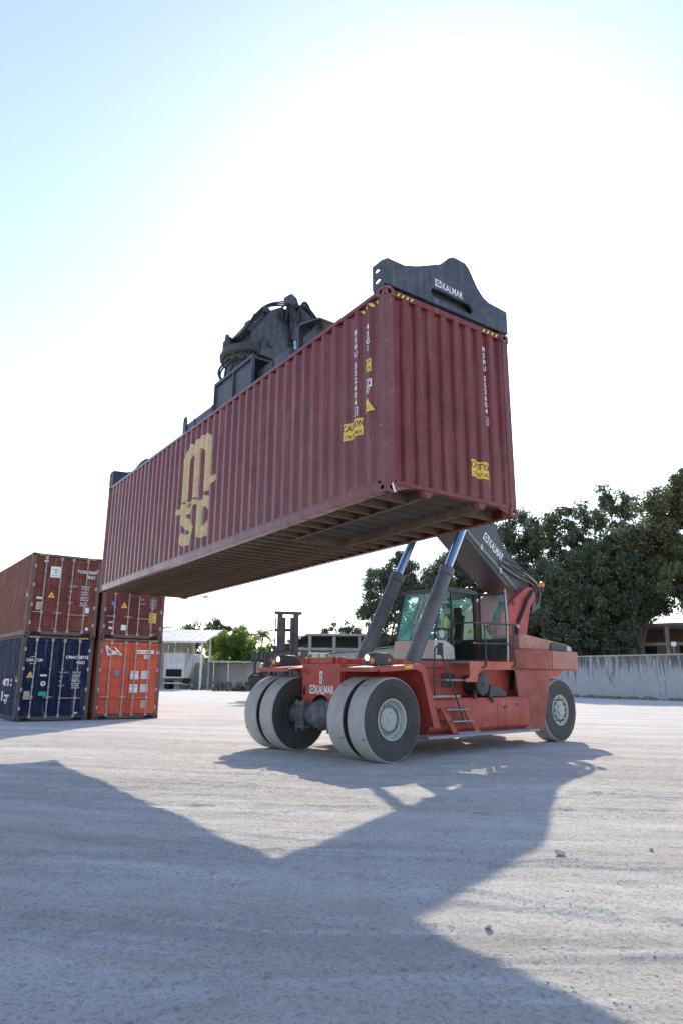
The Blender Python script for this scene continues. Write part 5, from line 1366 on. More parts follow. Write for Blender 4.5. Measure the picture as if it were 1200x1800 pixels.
# door swung open across the platform
DX, DY0, DY1 = 4.66, 0.68, 1.56
b = MB(); b.prism([(DY0, 2.06), (DY1, 2.06), (DY1, 3.72), (DY0, 3.72)], 'x', DX - 0.02, DX + 0.02, [[(DY0 + 0.06, 2.56), (DY1 - 0.06, 2.56), (DY1 - 0.07, 3.66), (DY0 + 0.06, 3.66)]])
door_ = b.build('cab_door', 'machine_black', cabo)
MB().box(DX - 0.003, DX + 0.003, DY0 + 0.061, DY1 - 0.071, 2.561, 3.659).build('door_pane', 'clear_glass', door_, smooth=0)
MB().tube([(DX - 0.06, DY1 - 0.01, 2.0), (DX - 0.06, DY1 + 0.02, 2.9), (DX - 0.06, DY1 - 0.01, 3.78)], 0.022, 8).build('door_grab_bar', 'zinc', door_)
MB().prism([(2.96, 2.12), (3.02, 2.42), (3.20, 2.42), (3.22, 2.12)], 'y', CY + 0.001, CY + 0.006).build('side_vent', 'machine_black', cabo)
MB().tube([(2.86, 0.3, 2.14), (2.87, 0.3, 2.40), (2.87, -0.1, 2.40), (2.86, -0.1, 2.14), (2.86, 0.3, 2.14)], 0.006, 5).build('panel_seam', 'machine_black', cabo)
MB().cyl((3.0, 0.79, 2.62), (3.0, 0.80, 2.62), 0.10, None, 14).build('mirror', 'zinc', cabo)
MB().tube([(3.15, 0.66, 2.75), (3.05, 0.76, 2.70), (3.0, 0.795, 2.62)], 0.010, 5).build('mirror_arm', 'machine_black', cabo)
FLIP[0] = False

# ---- driver
def skin_body(name, joints, edges, mat_, parent=None, sub=2, mtx=None):
    me = bpy.data.meshes.new(name); me.from_pydata([j[0] for j in joints], edges, [])
    o = bpy.data.objects.new(name, me); COL.objects.link(o)
    sk_ = o.modifiers.new('skin', 'SKIN')
    for i, j in enumerate(joints): me.skin_vertices[0].data[i].radius = (j[1], j[2] if len(j) > 2 else j[1])
    me.skin_vertices[0].data[0].use_root = True
    s_ = o.modifiers.new('sub', 'SUBSURF'); s_.levels = s_.render_levels = sub
    dg = bpy.context.evaluated_depsgraph_get(); m2 = bpy.data.meshes.new_from_object(o.evaluated_get(dg))
    bpy.data.objects.remove(o, do_unlink=True)
    m2.materials.clear(); m2.materials.append(M[mat_]); m2.shade_smooth(); m2.name = name
    o = link(name, m2, parent)
    return o
# truck frame (local y points to the far side)
Jt = [((4.02, 0.0, 2.62), 0.15, 0.17), ((4.04, 0, 2.80), 0.13, 0.16), ((4.06, 0, 2.98), 0.13, 0.18), ((4.04, 0, 3.10), 0.08, 0.12), ((4.01, 0, 3.18), 0.055, 0.055), ((3.99, 0, 3.26), 0.075, 0.07), ((3.97, 0, 3.36), 0.095, 0.085), ((3.97, 0, 3.44), 0.07, 0.065)]
E_ = [(i, i + 1) for i in range(7)]
for s_ in (1, -1):
    k = len(Jt)
    Jt += [((4.04, s_ * 0.20, 3.04), 0.065, 0.065), ((3.94, s_ * 0.27, 2.84), 0.05, 0.05), ((3.72, s_ * 0.24, 2.76), 0.04, 0.04), ((3.54, s_ * 0.19, 2.82), 0.032, 0.028), ((3.47, s_ * 0.18, 2.85), 0.035, 0.02)]
    E_ += [(3, k), (k, k + 1), (k + 1, k + 2), (k + 2, k + 3), (k + 3, k + 4)]
    # fingers closed round the wheel
    for q, dz in enumerate((0.03, 0.01, -0.01, -0.03)):
        j = len(Jt); Jt += [((3.43, s_ * 0.18, 2.85 + dz), 0.010, 0.010), ((3.42, s_ * 0.205, 2.845 + dz), 0.009, 0.009), ((3.45, s_ * 0.22, 2.84 + dz), 0.008, 0.008)]; E_ += [(k + 4, j), (j, j + 1), (j + 1, j + 2)]
    j = len(Jt); Jt += [((3.47, s_ * 0.15, 2.88), 0.011, 0.011), ((3.44, s_ * 0.16, 2.89), 0.009, 0.009)]; E_ += [(k + 4, j), (j, j + 1)]
    k = len(Jt)
    Jt += [((3.92, s_ * 0.10, 2.62), 0.09, 0.09), ((3.58, s_ * 0.13, 2.62), 0.07, 0.07), ((3.50, s_ * 0.13, 2.35), 0.055, 0.055), ((3.46, s_ * 0.13, 2.12), 0.045, 0.045), ((3.36, s_ * 0.13, 2.08), 0.04, 0.045)]
    E_ += [(0, k), (k, k + 1), (k + 1, k + 2), (k + 2, k + 3), (k + 3, k + 4)]
drv = skin_body('person', Jt, E_, 'cloth_navy')
drv.data.materials.append(M['skin'])
for p in drv.data.polygons:
    c_ = p.center
    if c_.z > 3.20 or c_.x < 3.53 and c_.z > 2.72: p.material_index = 1
drv.matrix_world = TRUCK @ Matrix.Translation((0.02, -0.12, 0.0))
tag(drv, 'driver in yellow-green vest and dark sleeves seated in the cab', 'person')
vj = [((4.03, 0, 2.60), 0.165, 0.21), ((4.04, 0, 2.72), 0.16, 0.20), ((4.05, 0, 2.84), 0.16, 0.215), ((4.06, 0, 2.98), 0.165, 0.26), ((4.045, 0, 3.10), 0.14, 0.22), ((4.03, 0, 3.16), 0.10, 0.16)]
skin_body('vest', vj, [(0, 1), (1, 2), (2, 3), (3, 4), (4, 5)], 'hivis', drv)
b = MB(); b.ball((3.975, 0, 3.40), 0.112, 14, 8, (1.05, 0.9, 0.85)); b.add([(3.90, -0.07, 3.42), (3.90, 0.07, 3.42), (3.80, 0.05, 3.40), (3.80, -0.05, 3.40), (3.90, -0.07, 3.43), (3.90, 0.07, 3.43), (3.80, 0.05, 3.41), (3.80, -0.05, 3.41)], [(0, 1, 2, 3), (7, 6, 5, 4), (0, 4, 5, 1), (1, 5, 6, 2), (2, 6, 7, 3), (3, 7, 4, 0)])
b.v = [p for p in b.v]
cap_ = b.build('cap', 'cloth_navy', drv)
b = MB(); b.box(3.868, 3.885, -0.016, 0.016, 3.30, 3.34)
for y_ in (-0.035, 0.035): b.ball((3.884, y_, 3.345), 0.012, 8, 5)
b.box(3.882, 3.89, -0.028, 0.028, 3.262, 3.272)
for y_ in (-0.088, 0.088): b.ball((3.985, y_, 3.33), 0.028, 8, 5, (0.8, 0.4, 1.2))
b.build('face_features', 'skin', drv)
# ------------------------------------------------------------------ trees
def leaf_mat(name, c1, c2, trans=0.35, tcol=(0.16, 0.20, 0.05, 1)):
    t = NT(name)
    gi = t.n('ShaderNodeNewGeometry')
    n = t.noise(0.35, 3, 0.6)
    f = t.math('ADD', t.math('MULTIPLY', gi.outputs['Random Per Island'], 0.6), t.math('MULTIPLY', t.fac(n, 0.3, 0.7), 0.5))
    c = t.mix(t.fac(f, 0.05, 1.0), c1, c2)
    d = t.n('ShaderNodeBsdfPrincipled'); t.l(c, d.inputs['Base Color']); d.inputs['Roughness'].default_value = 0.55; d.inputs['Specular IOR Level'].default_value = 0.35
    tr = t.n('ShaderNodeBsdfTranslucent')
    tc_ = t.mix(0.55, c, tcol); t.l(tc_, tr.inputs['Color'])
    m = t.n('ShaderNodeMixShader'); m.inputs[0].default_value = trans
    t.l(d.outputs[0], m.inputs[1]); t.l(tr.outputs[0], m.inputs[2]); t.l(m.outputs[0], t.out.inputs['Surface'])
    MATS[name] = t.m
leaf_mat('leaf_dark', (0.060, 0.078, 0.052, 1), (0.125, 0.140, 0.085, 1), 0.25)
leaf_mat('leaf_olive', (0.070, 0.082, 0.042, 1), (0.150, 0.148, 0.070, 1), 0.28)
leaf_mat('leaf_bright', (0.085, 0.150, 0.035, 1), (0.180, 0.240, 0.060, 1), 0.50, (0.34, 0.46, 0.08, 1))
leaf_mat('palm_leaf', (0.060, 0.085, 0.040, 1), (0.120, 0.140, 0.060, 1), 0.4, (0.25, 0.30, 0.08, 1))
plain('bark', (0.10, 0.082, 0.066, 1), 0.9, 0, 0.3, 4)

def leaves_mesh(cent, rad, per, size, seed, matn, squash_=0.8):
    r = np.random.default_rng(seed); n = len(cent) * per
    c = np.repeat(cent, per, 0); rr = np.repeat(rad, per)
    d = r.normal(size=(n, 3)); d /= np.linalg.norm(d, axis=1)[:, None]
    p = c + d * (rr * r.random(n) ** 0.45)[:, None] * np.array([1, 1, squash_])
    a = r.normal(size=(n, 3)) + d * 0.6 + np.array([0, 0, -0.25]); a /= np.linalg.norm(a, axis=1)[:, None]
    b = np.cross(a, r.normal(size=(n, 3))); b /= np.linalg.norm(b, axis=1)[:, None]
    nn = np.cross(a, b)
    L_ = size * (0.6 + 0.8 * r.random(n))[:, None]; w_ = L_ * 0.21
    v = np.stack([p - a * L_ * 0.5, p + b * w_ + nn * L_ * 0.05, p + a * L_ * 0.5, p - b * w_ + nn * L_ * 0.05], 1).reshape(-1, 3)
    f = np.arange(n * 4).reshape(-1, 4)
    return np_mesh('crown', v, f, [M[matn]])

def tree(name, label, x, y, h, blobs, seed, matn='leaf_dark', nclump=90, per=170, size=0.42, crad=1.15, trunk_r=0.35, group='trees behind the yard', z0=0.0):
    """blobs: (dx, dy, z, radius) lobes that the crown is made of"""
    rr = random.Random(seed); r = np.random.default_rng(seed)
    root = thing(name, label, 'tree', Matrix.Translation((x, y, z0)), group)
    w = np.array([b[3] ** 2 for b in blobs]); w = w / w.sum()
    idx = r.choice(len(blobs), nclump, p=w)
    B = np.array(blobs)[idx]
    d = r.normal(size=(nclump, 3)); d /= np.linalg.norm(d, axis=1)[:, None]
    cen = B[:, :3] + d * (B[:, 3] * (0.25 + 0.75 * r.random(nclump) ** 0.6))[:, None] * np.array([1, 1, 0.85])
    cen[:, 2] = np.maximum(cen[:, 2], 1.2)
    rad = crad * (0.55 + 0.75 * r.random(nclump))
    link('crown', leaves_mesh(cen, rad, per, size, seed + 100, matn), root)
    b = MB(); zt = min(bb[2] for bb in blobs)
    fork = Vector((rr.uniform(-0.3, 0.3), 0, max(1.8, zt * 0.55)))
    b.tube([(0, 0, -0.1), (0.05, 0.03, fork.z * 0.5), fork], [trunk_r * 1.2, trunk_r, trunk_r * 0.85], 10)
    for bb in blobs:
        e = Vector(bb[:3]); m1 = fork.lerp(e, 0.5) + Vector((rr.uniform(-0.5, 0.5), rr.uniform(-0.4, 0.4), rr.uniform(0.1, 0.6)))
        b.tube([fork, m1, e], [trunk_r * 0.55, trunk_r * 0.38, trunk_r * 0.16], 7)
        near = [c_ for c_, i_ in zip(cen, idx) if blobs[i_] is bb or tuple(blobs[i_]) == tuple(bb)][:7]
        for c_ in near:
            c_ = Vector(c_); q = m1.lerp(e, rr.uniform(0.3, 1.0))
            b.tube([q, q.lerp(c_, 0.5) + Vector((0, 0, rr.uniform(-0.2, 0.3))), c_], [trunk_r * 0.15, trunk_r * 0.09, 0.015], 5)
    b.build('trunk', 'bark', root, smooth=60)
    return root

GB = 'large trees behind the white wall'
tree('mango_tree', 'dark leafy tree seen between the lift cylinders left of the cab', 6.3, 92, 17, [(-1.2, 0, 14.00, 3.12), (1.2, 0.5, 15.68, 2.912), (2.6, 0, 12.88, 2.912), (-1.8, -0.5, 10.30, 2.704), (2.2, -0.5, 8.96, 3.12), (0.4, 0, 5.80, 2.912), (3.6, 0, 5.00, 2.288)], 1, 'leaf_dark', 180, 225, 0.36, 1.0, 0.3, GB)
tree('mango_tree', 'round-topped dark tree rising behind the cab roof', 15.5, 90, 18, [(0, 0, 15.90, 3.328), (-2.6, 0, 13.66, 2.912), (2.6, 0, 14.56, 3.12), (3.2, 0.5, 10.08, 3.328), (-1, 0, 10.08, 3.536), (0.5, -0.5, 5.50, 3.328)], 2, 'leaf_dark', 195, 225, 0.36, 1.05, 0.35, GB)
tree('mango_tree', 'tall tree with a thinner crown just right of the boom', 22.6, 86, 22, [(0, 0, 19.94, 3.328), (-2.4, 0, 17.92, 2.704), (2, 0, 17.25, 3.12), (-1.4, 0, 13.44, 3.328), (2.2, 0, 11.76, 3.536), (-1, 0, 8.74, 3.328), (1, -0.5, 4.60, 3.328)], 3, 'leaf_dark', 210, 225, 0.36, 1.05, 0.35, GB)
tree('mango_tree', 'broad dome-shaped tree, highest between the boom and the sparse tree', 27.8, 80, 22.5, [(-0.6, 0, 20.09, 3.536), (2.4, 0, 18.79, 3.016), (-3.2, 0, 18.14, 2.912), (0.4, -0.5, 15.34, 3.952), (3, -0.5, 13.50, 3.328), (-2.6, -1, 12.31, 3.536), (0.4, -1, 9.07, 3.952), (2.6, -0.6, 5.60, 3.12), (-2, -0.5, 5.40, 3.12)], 4, 'leaf_dark', 190, 170, 0.42, 1.1, 0.4, GB)
tree('mango_tree', 'sparse tree whose open crown lets the sky through', 36.0, 88, 26, [(-0.6, 0, 24.41, 2.704), (1.6, 0, 23.76, 2.288), (-2, 0, 21.60, 2.08), (1, 0, 19.87, 2.288), (0, 0, 16.74, 2.288)], 5, 'leaf_dark', 56, 120, 0.42, 0.9, 0.3, GB)
tree('mango_tree', 'big olive-green tree at the right edge, tallest in the row', 36.4, 70, 22, [(0.4, 0, 20.38, 3.328), (-2.6, 0, 18.59, 2.912), (-4, 0, 15.90, 2.6), (3.4, 0, 19.04, 3.12), (-1.2, -0.5, 15.68, 3.744), (2.6, -0.5, 14.34, 3.536), (-3.2, -0.5, 12.10, 2.704), (0.6, -0.5, 11.42, 3.12), (4.6, 0, 10.30, 2.704)], 6, 'leaf_olive', 300, 225, 0.36, 1.05, 0.45, GB)
tree('mango_tree', 'low dense tree hanging over the wall in front of the dome-shaped one', 25.2, 73, 14, [(-1.8, 0, 11.87, 3.016), (1.8, 0, 12.99, 3.12), (-3.6, 0, 8.96, 2.704), (0.2, -0.6, 8.96, 3.328), (3.8, 0, 9.63, 2.912), (-1.6, -0.5, 5.60, 2.704), (2.4, -0.5, 5.60, 2.704)], 7, 'leaf_dark', 255, 225, 0.36, 1.0, 0.35, GB)
tree('mango_tree', 'dense dark tree in front of the brick house, left of the olive one', 31.2, 72, 16, [(-1, 0, 15.23, 2.912), (1.4, 0, 13.44, 2.912), (-2, 0, 11.87, 2.704), (0.8, -0.5, 10.08, 2.912), (-1.6, -0.5, 8.51, 2.392)], 8, 'leaf_dark', 180, 225, 0.36, 1.0, 0.35, GB)
tree('mango_tree', 'dark tree partly cut off by the right edge of the picture', 42.5, 68, 21, [(0, 0, 19.49, 3.744), (-2.2, 0, 15.68, 3.12), (2.4, 0, 15.23, 3.536), (-1.6, -0.5, 11.20, 3.12), (1.4, -0.5, 10.75, 3.328)], 9, 'leaf_dark', 180, 225, 0.36, 1.1, 0.4, GB)
tree('mango_tree', 'dark bushy tree low over the wall right behind the engine hood', 20.6, 78, 12, [(-1.4, 0, 9.0, 3.0), (1.6, 0, 9.6, 2.8), (-2.6, 0, 6.2, 2.6), (0.6, -0.5, 6.2, 3.0), (0, -0.6, 4.0, 2.6)], 41, 'leaf_dark', 160, 220, 0.36, 1.0, 0.3, GB)
tree('mango_tree', 'leafy tree whose low boughs hide most of the brick house', 35.2, 66.0, 12, [(-2.4, 0, 10.4, 2.4), (1.2, 0, 10.8, 2.6), (-0.8, -0.5, 8.6, 2.2), (3.4, 0, 8.4, 2.4), (2.0, -0.5, 6.4, 1.6), (0.6, 0, 9.2, 2.4), (3.2, 0, 11.0, 2.4), (1.2, 0, 12.4, 2.2)], 42, 'leaf_olive', 200, 220, 0.34, 0.95, 0.3, GB)
tree('mango_tree', 'dark tree filling the gap between the dome-shaped and the olive one', 33.0, 82, 20, [(-1.4, 0, 16.5, 3.0), (1.6, 0, 17.0, 3.0), (-1.0, 0, 12.6, 3.4), (2.0, 0, 12.4, 3.4), (0, 0, 8.6, 3.4), (0, 0, 5.2, 3.0)], 43, 'leaf_dark', 190, 220, 0.36, 1.1, 0.35, GB)
GL = 'trees behind the sheds at the left'
tree('leafy_tree', 'bright green bushy tree behind the lean-to shelter', -14.2, 95, 8.4, [(-1.9, 0, 5.0, 2.2), (0.3, -0.5, 6.2, 2.3), (2.2, 0, 4.6, 2.1), (-0.4, 0, 3.4, 2.6), (2.0, 0, 2.6, 2.0)], 10, 'leaf_bright', 150, 150, 0.34, 0.8, 0.2, GL)
tree('leafy_tree', 'dark green tree behind the metal-roofed shed, left of the bright one', -20.2, 108, 10, [(-3.0, 0, 7.4, 2.4), (0.4, 0, 8.0, 2.4), (3.4, 0, 7.4, 2.2), (0, 0, 4.8, 2.8), (5.4, 0, 6.0, 2.0)], 11, 'leaf_dark', 90, 150, 0.40, 0.85, 0.22, GL)
tree('leafy_tree', 'low green tree beside the two palms', -8.6, 104, 7, [(-1.6, 0, 4.4, 2.0), (1.2, 0, 4.6, 2.0), (3.2, 0, 3.8, 1.8), (0, 0, 2.8, 2.0)], 12, 'leaf_bright', 80, 150, 0.36, 0.75, 0.2, GL)
tree('leafy_tree', 'far hazy tree showing above the flat-roofed building', 0.2, 150, 13, [(-3.0, 0, 10.2, 2.4), (0, 0, 11.0, 2.6), (3.2, 0, 10.4, 2.4), (5.6, 0, 9.0, 2.2), (0, 0, 7.6, 3.4)], 13, 'leaf_dark', 90, 140, 0.45, 1.0, 0.3, GL)

def palm(label, x, y, h, seed, n=15, ln=2.6):
    rr = random.Random(seed)
    root = thing('palm_tree', label, 'palm', Matrix.Translation((x, y, 0)), 'palms behind the sheds')
    top = Vector((rr.uniform(-0.4, 0.4), 0, h))
    MB().tube([(0, 0, -0.1), (top.x * 0.3, 0, h * 0.5), top], [0.22, 0.15, 0.12], 8).build('trunk', 'bark', root, smooth=60)
    for k in range(n):
        az = 2 * math.pi * k / n + rr.uniform(-0.2, 0.2); el = rr.uniform(-0.1, 1.15); l_ = ln * rr.uniform(0.8, 1.1)
        pts = []; p = top.copy(); e_ = el
        for i in range(8):
            pts.append(p.copy()); d = Vector((math.cos(az) * math.cos(e_), math.sin(az) * math.cos(e_), math.sin(e_))); p += d * (l_ / 7); e_ -= 0.20 + 0.03 * i
        b = MB(); b.tube(pts, [0.03, 0.028, 0.025, 0.02, 0.018, 0.015, 0.01, 0.006], 4)
        for i in range(1, 8):
            d = (pts[i] - pts[i - 1]).normalized(); sd = d.cross(Vector((0, 0, 1))).normalized()
            for q in (0.0, 0.5):
                c_ = pts[i - 1].lerp(pts[i], q); w_ = 0.75 * (1 - abs(i - 3.5) / 6)
                for s_ in (1, -1):
                    tip = c_ + sd * (s_ * w_) + d * 0.28 + Vector((0, 0, -0.25 * w_ - rr.uniform(0, 0.15)))
                    b.add([c_ - d * 0.10, c_ + d * 0.10, tip], [(0, 1, 2)])
        b.build('frond', 'palm_leaf', root, smooth=0, fixn=False)
    return root
palm('palm left of the two close together, behind the bright tree', -13.4, 101, 7.1, 21)
palm('palm right of the two close together, nearer the fork truck mast', -11.4, 100, 7.2, 22, 16, 2.9)
palm('palm standing alone behind the maroon container at the left', -26.4, 100, 7.6, 23, 14, 3.0)

# ------------------------------------------------------------------ wall at the right
t = NT('wall_white')
n1 = t.noise(0.6, 6, 0.65); sv = t.mapped((2.6, 2.6, 0.30)); n2 = t.noise(1.3, 6, 0.7, sv); n3 = t.noise(7, 5, 0.7)
br = t.n('ShaderNodeTexBrick'); br.inputs['Scale'].default_value = 1.0; br.inputs['Brick Width'].default_value = 0.40; br.inputs['Row Height'].default_value = 0.20; br.inputs['Mortar Size'].default_value = 0.012
br.inputs['Color1'].default_value = (0.37, 0.36, 0.35, 1); br.inputs['Color2'].default_value = (0.42, 0.405, 0.39, 1); br.inputs['Mortar'].default_value = (0.33, 0.33, 0.335, 1)
mp_ = t.n('ShaderNodeMapping'); mp_.inputs['Rotation'].default_value = (math.pi / 2, 0, 0); t.l(t.coord(), mp_.inputs['Vector']); t.l(mp_.outputs[0], br.inputs['Vector'])
c = t.mix(t.fac(n1, 0.3, 0.7, 0, 0.35), br.outputs['Color'], (0.36, 0.36, 0.37, 1))
sep = t.n('ShaderNodeSeparateXYZ'); t.l(t.coord(), sep.inputs[0])
# mould runs down from the top of the wall and up from the wet foot
topf = t.fac(sep.outputs['Z'], 1.2, 3.75, 0.0, 0.17)
st = t.math('ADD', n2, topf)
c = t.mix(t.fac(st, 0.57, 0.68, 0, 0.85), c, (0.055, 0.055, 0.058, 1))
st3 = t.math('ADD', n3, topf)
c = t.mix(t.fac(st3, 0.64, 0.74, 0, 0.7), c, (0.08, 0.08, 0.08, 1))
t.bsdf(c, 0.9, 0, n3, 0.3, 0.01)
MATS['wall_white'] = t.m
wa, wb = Vector((3.2, 93.4, 0)), Vector((46.0, 30.6, 0)); wd_ = (wb - wa).normalized(); wl = (wb - wa).length
wm = frame(wa, wd_, Vector((-wd_.y, wd_.x, 0)), (0, 0, 1))
wt = thing('boundary_wall', 'long white block wall with black mould streaks below the trees', 'wall', wm)
MB().box(0, wl, 0, 0.2, -0.1, 3.62).build('wall_face', 'wall_white', wt)
MB().box(-0.02, wl + 0.02, -0.03, 0.23, 3.621, 3.74).build('coping', 'concrete', wt)
# earth and rubble at the wall's foot
rr_ = random.Random(31); b = MB()
plain('earth', (0.19, 0.155, 0.125, 1), 0.95, 0, 0.35, 3)
for i in range(320):
    u_ = rr_.uniform(8, wl - 2); d_ = -abs(rr_.gauss(0, 0.45)) - 0.05; s_ = rr_.uniform(0.08, 0.30); p = wm @ Vector((u_, d_, 0))
    b.ball((p.x, p.y, s_ * 0.2), s_, 6, 4, (1.3, 1.1, 0.75))
rb = b.build('rubble', 'earth', None, smooth=0); tag(rb, 'brown earth and rubble along the foot of the white wall', 'rubble', None, 'stuff')

# ------------------------------------------------------------------ brick house behind the wall
t = NT('brick')
br = t.n('ShaderNodeTexBrick'); br.inputs['Scale'].default_value = 1.0; br.inputs['Brick Width'].default_value = 0.28; br.inputs['Row Height'].default_value = 0.10; br.inputs['Mortar Size'].default_value = 0.012
br.inputs['Color1'].default_value = (0.15, 0.065, 0.042, 1); br.inputs['Color2'].default_value = (0.20, 0.088, 0.056, 1); br.inputs['Mortar'].default_value = (0.20, 0.17, 0.15, 1)
mp_ = t.n('ShaderNodeMapping'); mp_.inputs['Rotation'].default_value = (math.pi / 2, 0, 0); t.l(t.coord(), mp_.inputs['Vector']); t.l(mp_.outputs[0], br.inputs['Vector'])
c = t.mix(t.fac(t.noise(0.8, 5, 0.6), 0.35, 0.7, 0, 0.5), br.outputs['Color'], (0.16, 0.12, 0.10, 1)); t.bsdf(c, 0.9); MATS['brick'] = t.m
hm = yaw_frame(26.0, 79.5, -0.62)
hs = thing('brick_house', 'unfinished brick house with concrete columns behind the white wall', 'house', hm)
for i, x_ in enumerate((0, 3.4, 6.8, 10.2, 13.6, 17.0)):
    MB().box(x_, x_ + 0.35, -0.05, 0.35, 0, 7.2).build('column', 'concrete', hs)
for z_ in (3.4, 5.2, 7.2):
    MB().box(-0.2, 17.6, -0.02 if z_ < 7 else -0.6, 0.33 if z_ < 7 else 6.2, z_, z_ + 0.28).build('beam' if z_ < 7 else 'roof', 'concrete', hs)
for i in range(5):
    x0 = 0.35 + 3.4 * i; x1 = x0 + 3.05
    MB().prism([(x0 + 0.002, 0.0), (x1 - 0.002, 0.0), (x1 - 0.002, 3.39), (x0 + 0.002, 3.39)], 'y', 0.08, 0.24).build('brick_panel', 'brick', hs)
    MB().prism([(x0 + 0.002, 3.69), (x1 - 0.002, 3.69), (x1 - 0.002, 5.19), (x0 + 0.002, 5.19)], 'y', 0.08, 0.24, [[(x0 + 0.9, 3.95), (x0 + 2.1, 3.95), (x0 + 2.1, 5.1), (x0 + 0.9, 5.1)]]).build('brick_panel', 'brick', hs)
    MB().box(x0 + 0.9, x0 + 2.1, 0.25, 0.27, 3.95, 5.1).build('window_opening', 'dark_hole', hs)
MB().box(0, 17.4, 5.9, 6.1, 0, 7.19).build('back_wall', 'brick', hs)
sg = MB(); sg.box(-0.02, 0.02, -0.02, 0.02, 0, 4.9)
st_ = thing('wall_sign', 'small white square sign on a thin post above the wall', 'sign', Matrix.Translation((30.3, 63.5, 0)))
sg.build('post', 'zinc', st_); MB().box(-0.22, 0.22, -0.05, -0.025, 4.62, 5.02).build('sign_panel', 'white_mark', st_)

# ------------------------------------------------------------------ sheds at the left
sh = thing('open_shed', 'open shed with ribbed pale metal roof on slim white posts', 'shed', Matrix.Translation((-15.2, 80, 0)))
plain('post_white', (0.55, 0.53, 0.50, 1), 0.7, 0, 0.25, 2)
for i in range(12):
    x1 = -i * 0.98; x0 = x1 - 0.965
    b = MB(); b.prism([(x0, 0), (x1, 0), (x1, 0.02), (x0, 0.02)], 'y', 0, 1)
    b.v = [(p[0], -0.5 + p[1] * 10.8, 5.36 + p[1] * 1.95 + p[2]) for p in b.v]
    o = b.build('roof_sheet', 'roof_metal', sh, smooth=0)
    rb_ = MB(); rb_.prism([(x1 - 0.10, 0.021), (x1 - 0.03, 0.021), (x1 - 0.045, 0.09), (x1 - 0.085, 0.09)], 'y', 0, 1); rb_.v = [(p[0], -0.5 + p[1] * 10.8, 5.36 + p[1] * 1.95 + p[2]) for p in rb_.v]; rb_.build('rib', 'roof_metal', o)
for (x_, y_) in ((-0.55, 0.0), (-0.55, 5.0), (-2.7, 6.0), (-5.5, 0.0), (-8.0, 6.0), (-11.2, 0.0)):
    zt = 5.38 + (y_ + 0.5) / 10.8 * 1.95 - 0.06
    b = MB(); b.box(x_ - 0.10, x_ + 0.10, y_ - 0.10, y_ + 0.10, 0, zt)
    o = b.build('post', 'post_white', sh)
    for z_ in (1.3, 2.6, 3.8): MB().box(x_ + 0.101, x_ + 0.22, y_ - 0.05, y_ + 0.05, z_, z_ + 0.10).build('bracket', 'post_white', o)
MB().box(-11.8, 0.0, -0.42, -0.30, 5.20, 5.34).build('eave_beam', 'post_white', sh)
for i in range(10):
    MB().box(-11.9 + i * 0.85, -11.9 + i * 0.85 + 0.835, 9.9, 9.93, 2.8, 7.05).build('wall_sheet', 'wall_grey', sh, smooth=0)
MB().box(-11.9, -3.4, 9.94, 10.1, 0, 2.8).build('back_wall', 'wall_grey', sh)
tl = thing('parked_trailer', 'white box trailer parked nose-in under the metal-roofed shed', 'trailer', yaw_frame(-20.6, 82.4, -0.06))
b = MB(); b.box(0, 2.55, 0.02, 9.0, 1.25, 4.15); b.build('box_body', 'trailer_white', tl, bevel=0.03)
for x0 in (0.06, 1.29): MB().box(x0, x0 + 1.2, -0.03, 0.019, 2.35, 4.05).build('rear_door', 'trailer_white', tl, bevel=0.01)
MB().box(0.35, 2.2, -0.02, 0.018, 1.42, 2.28).build('dark_opening', 'dark_hole', tl)
for x_ in (0.02, 2.40): MB().box(x_, x_ + 0.13, -0.05, 0.018, 1.26, 4.14).build('door_post', 'zinc', tl)
for x_ in (0.40, 0.95, 1.6, 2.15): MB().cyl((x_, -0.05, 2.36), (x_, -0.05, 4.04), 0.02, None, 6).build('locking_rod', 'zinc', tl)
MB().box(0.2, 2.35, 0.1, 8.6, 0.95, 1.24).build('underframe', 'machine_black', tl)
for y_ in (1.0, 2.3):
    for x_ in (0.05, 1.95):
        w_ = MB(); w_.lathe([(0, 0.30), (0, 0.48), (0.05, 0.51), (0.50, 0.51), (0.55, 0.48), (0.55, 0.30)], (x_, y_, 0.51), (1, 0, 0), 20, True); o = w_.build('wheel', 'black_rubber', tl)
        MB().lathe([(0.06, 0.30), (0.10, 0.12), (0.10, 0.001)], (x_, y_, 0.51), (1, 0, 0), 16).build('rim', 'zinc', o)
MB().box(0.1, 2.45, -0.08, 0.0, 0.62, 0.78).build('bumper', 'zinc', tl)
for x_ in (0.3, 2.05): MB().box(x_, x_ + 0.2, -0.085, -0.081, 0.65, 0.75).build('tail_lamp', 'orange_lens', tl)

ln_ = thing('lean_to_shelter', 'low lean-to shelter with flat roof and thin posts against a grey wall', 'shelter', Matrix.Translation((-18.0, 84, 0)))
MB().box(-0.3, 8.8, 2.8, 3.0, 0, 3.1).build('back_wall', 'wall_grey', ln_)
for i in range(9): MB().box(2.2 + i * 0.74, 2.2 + i * 0.74 + 0.725, -0.2, 2.79, 3.22, 3.30).build('roof_sheet', 'roof_metal', ln_)
for x_ in (3.0, 4.75, 8.6): MB().box(x_ - 0.06, x_ + 0.06, 0.0, 0.12, 0, 3.21).build('post', 'post_white', ln_)
MB().box(2.2, 8.85, -0.22, -0.21, 3.12, 3.21).build('fascia', 'concrete', ln_)
MB().box(2.25, 2.45, 0.2, 2.79, 0, 3.1).build('side_wall', 'wall_grey', ln_)

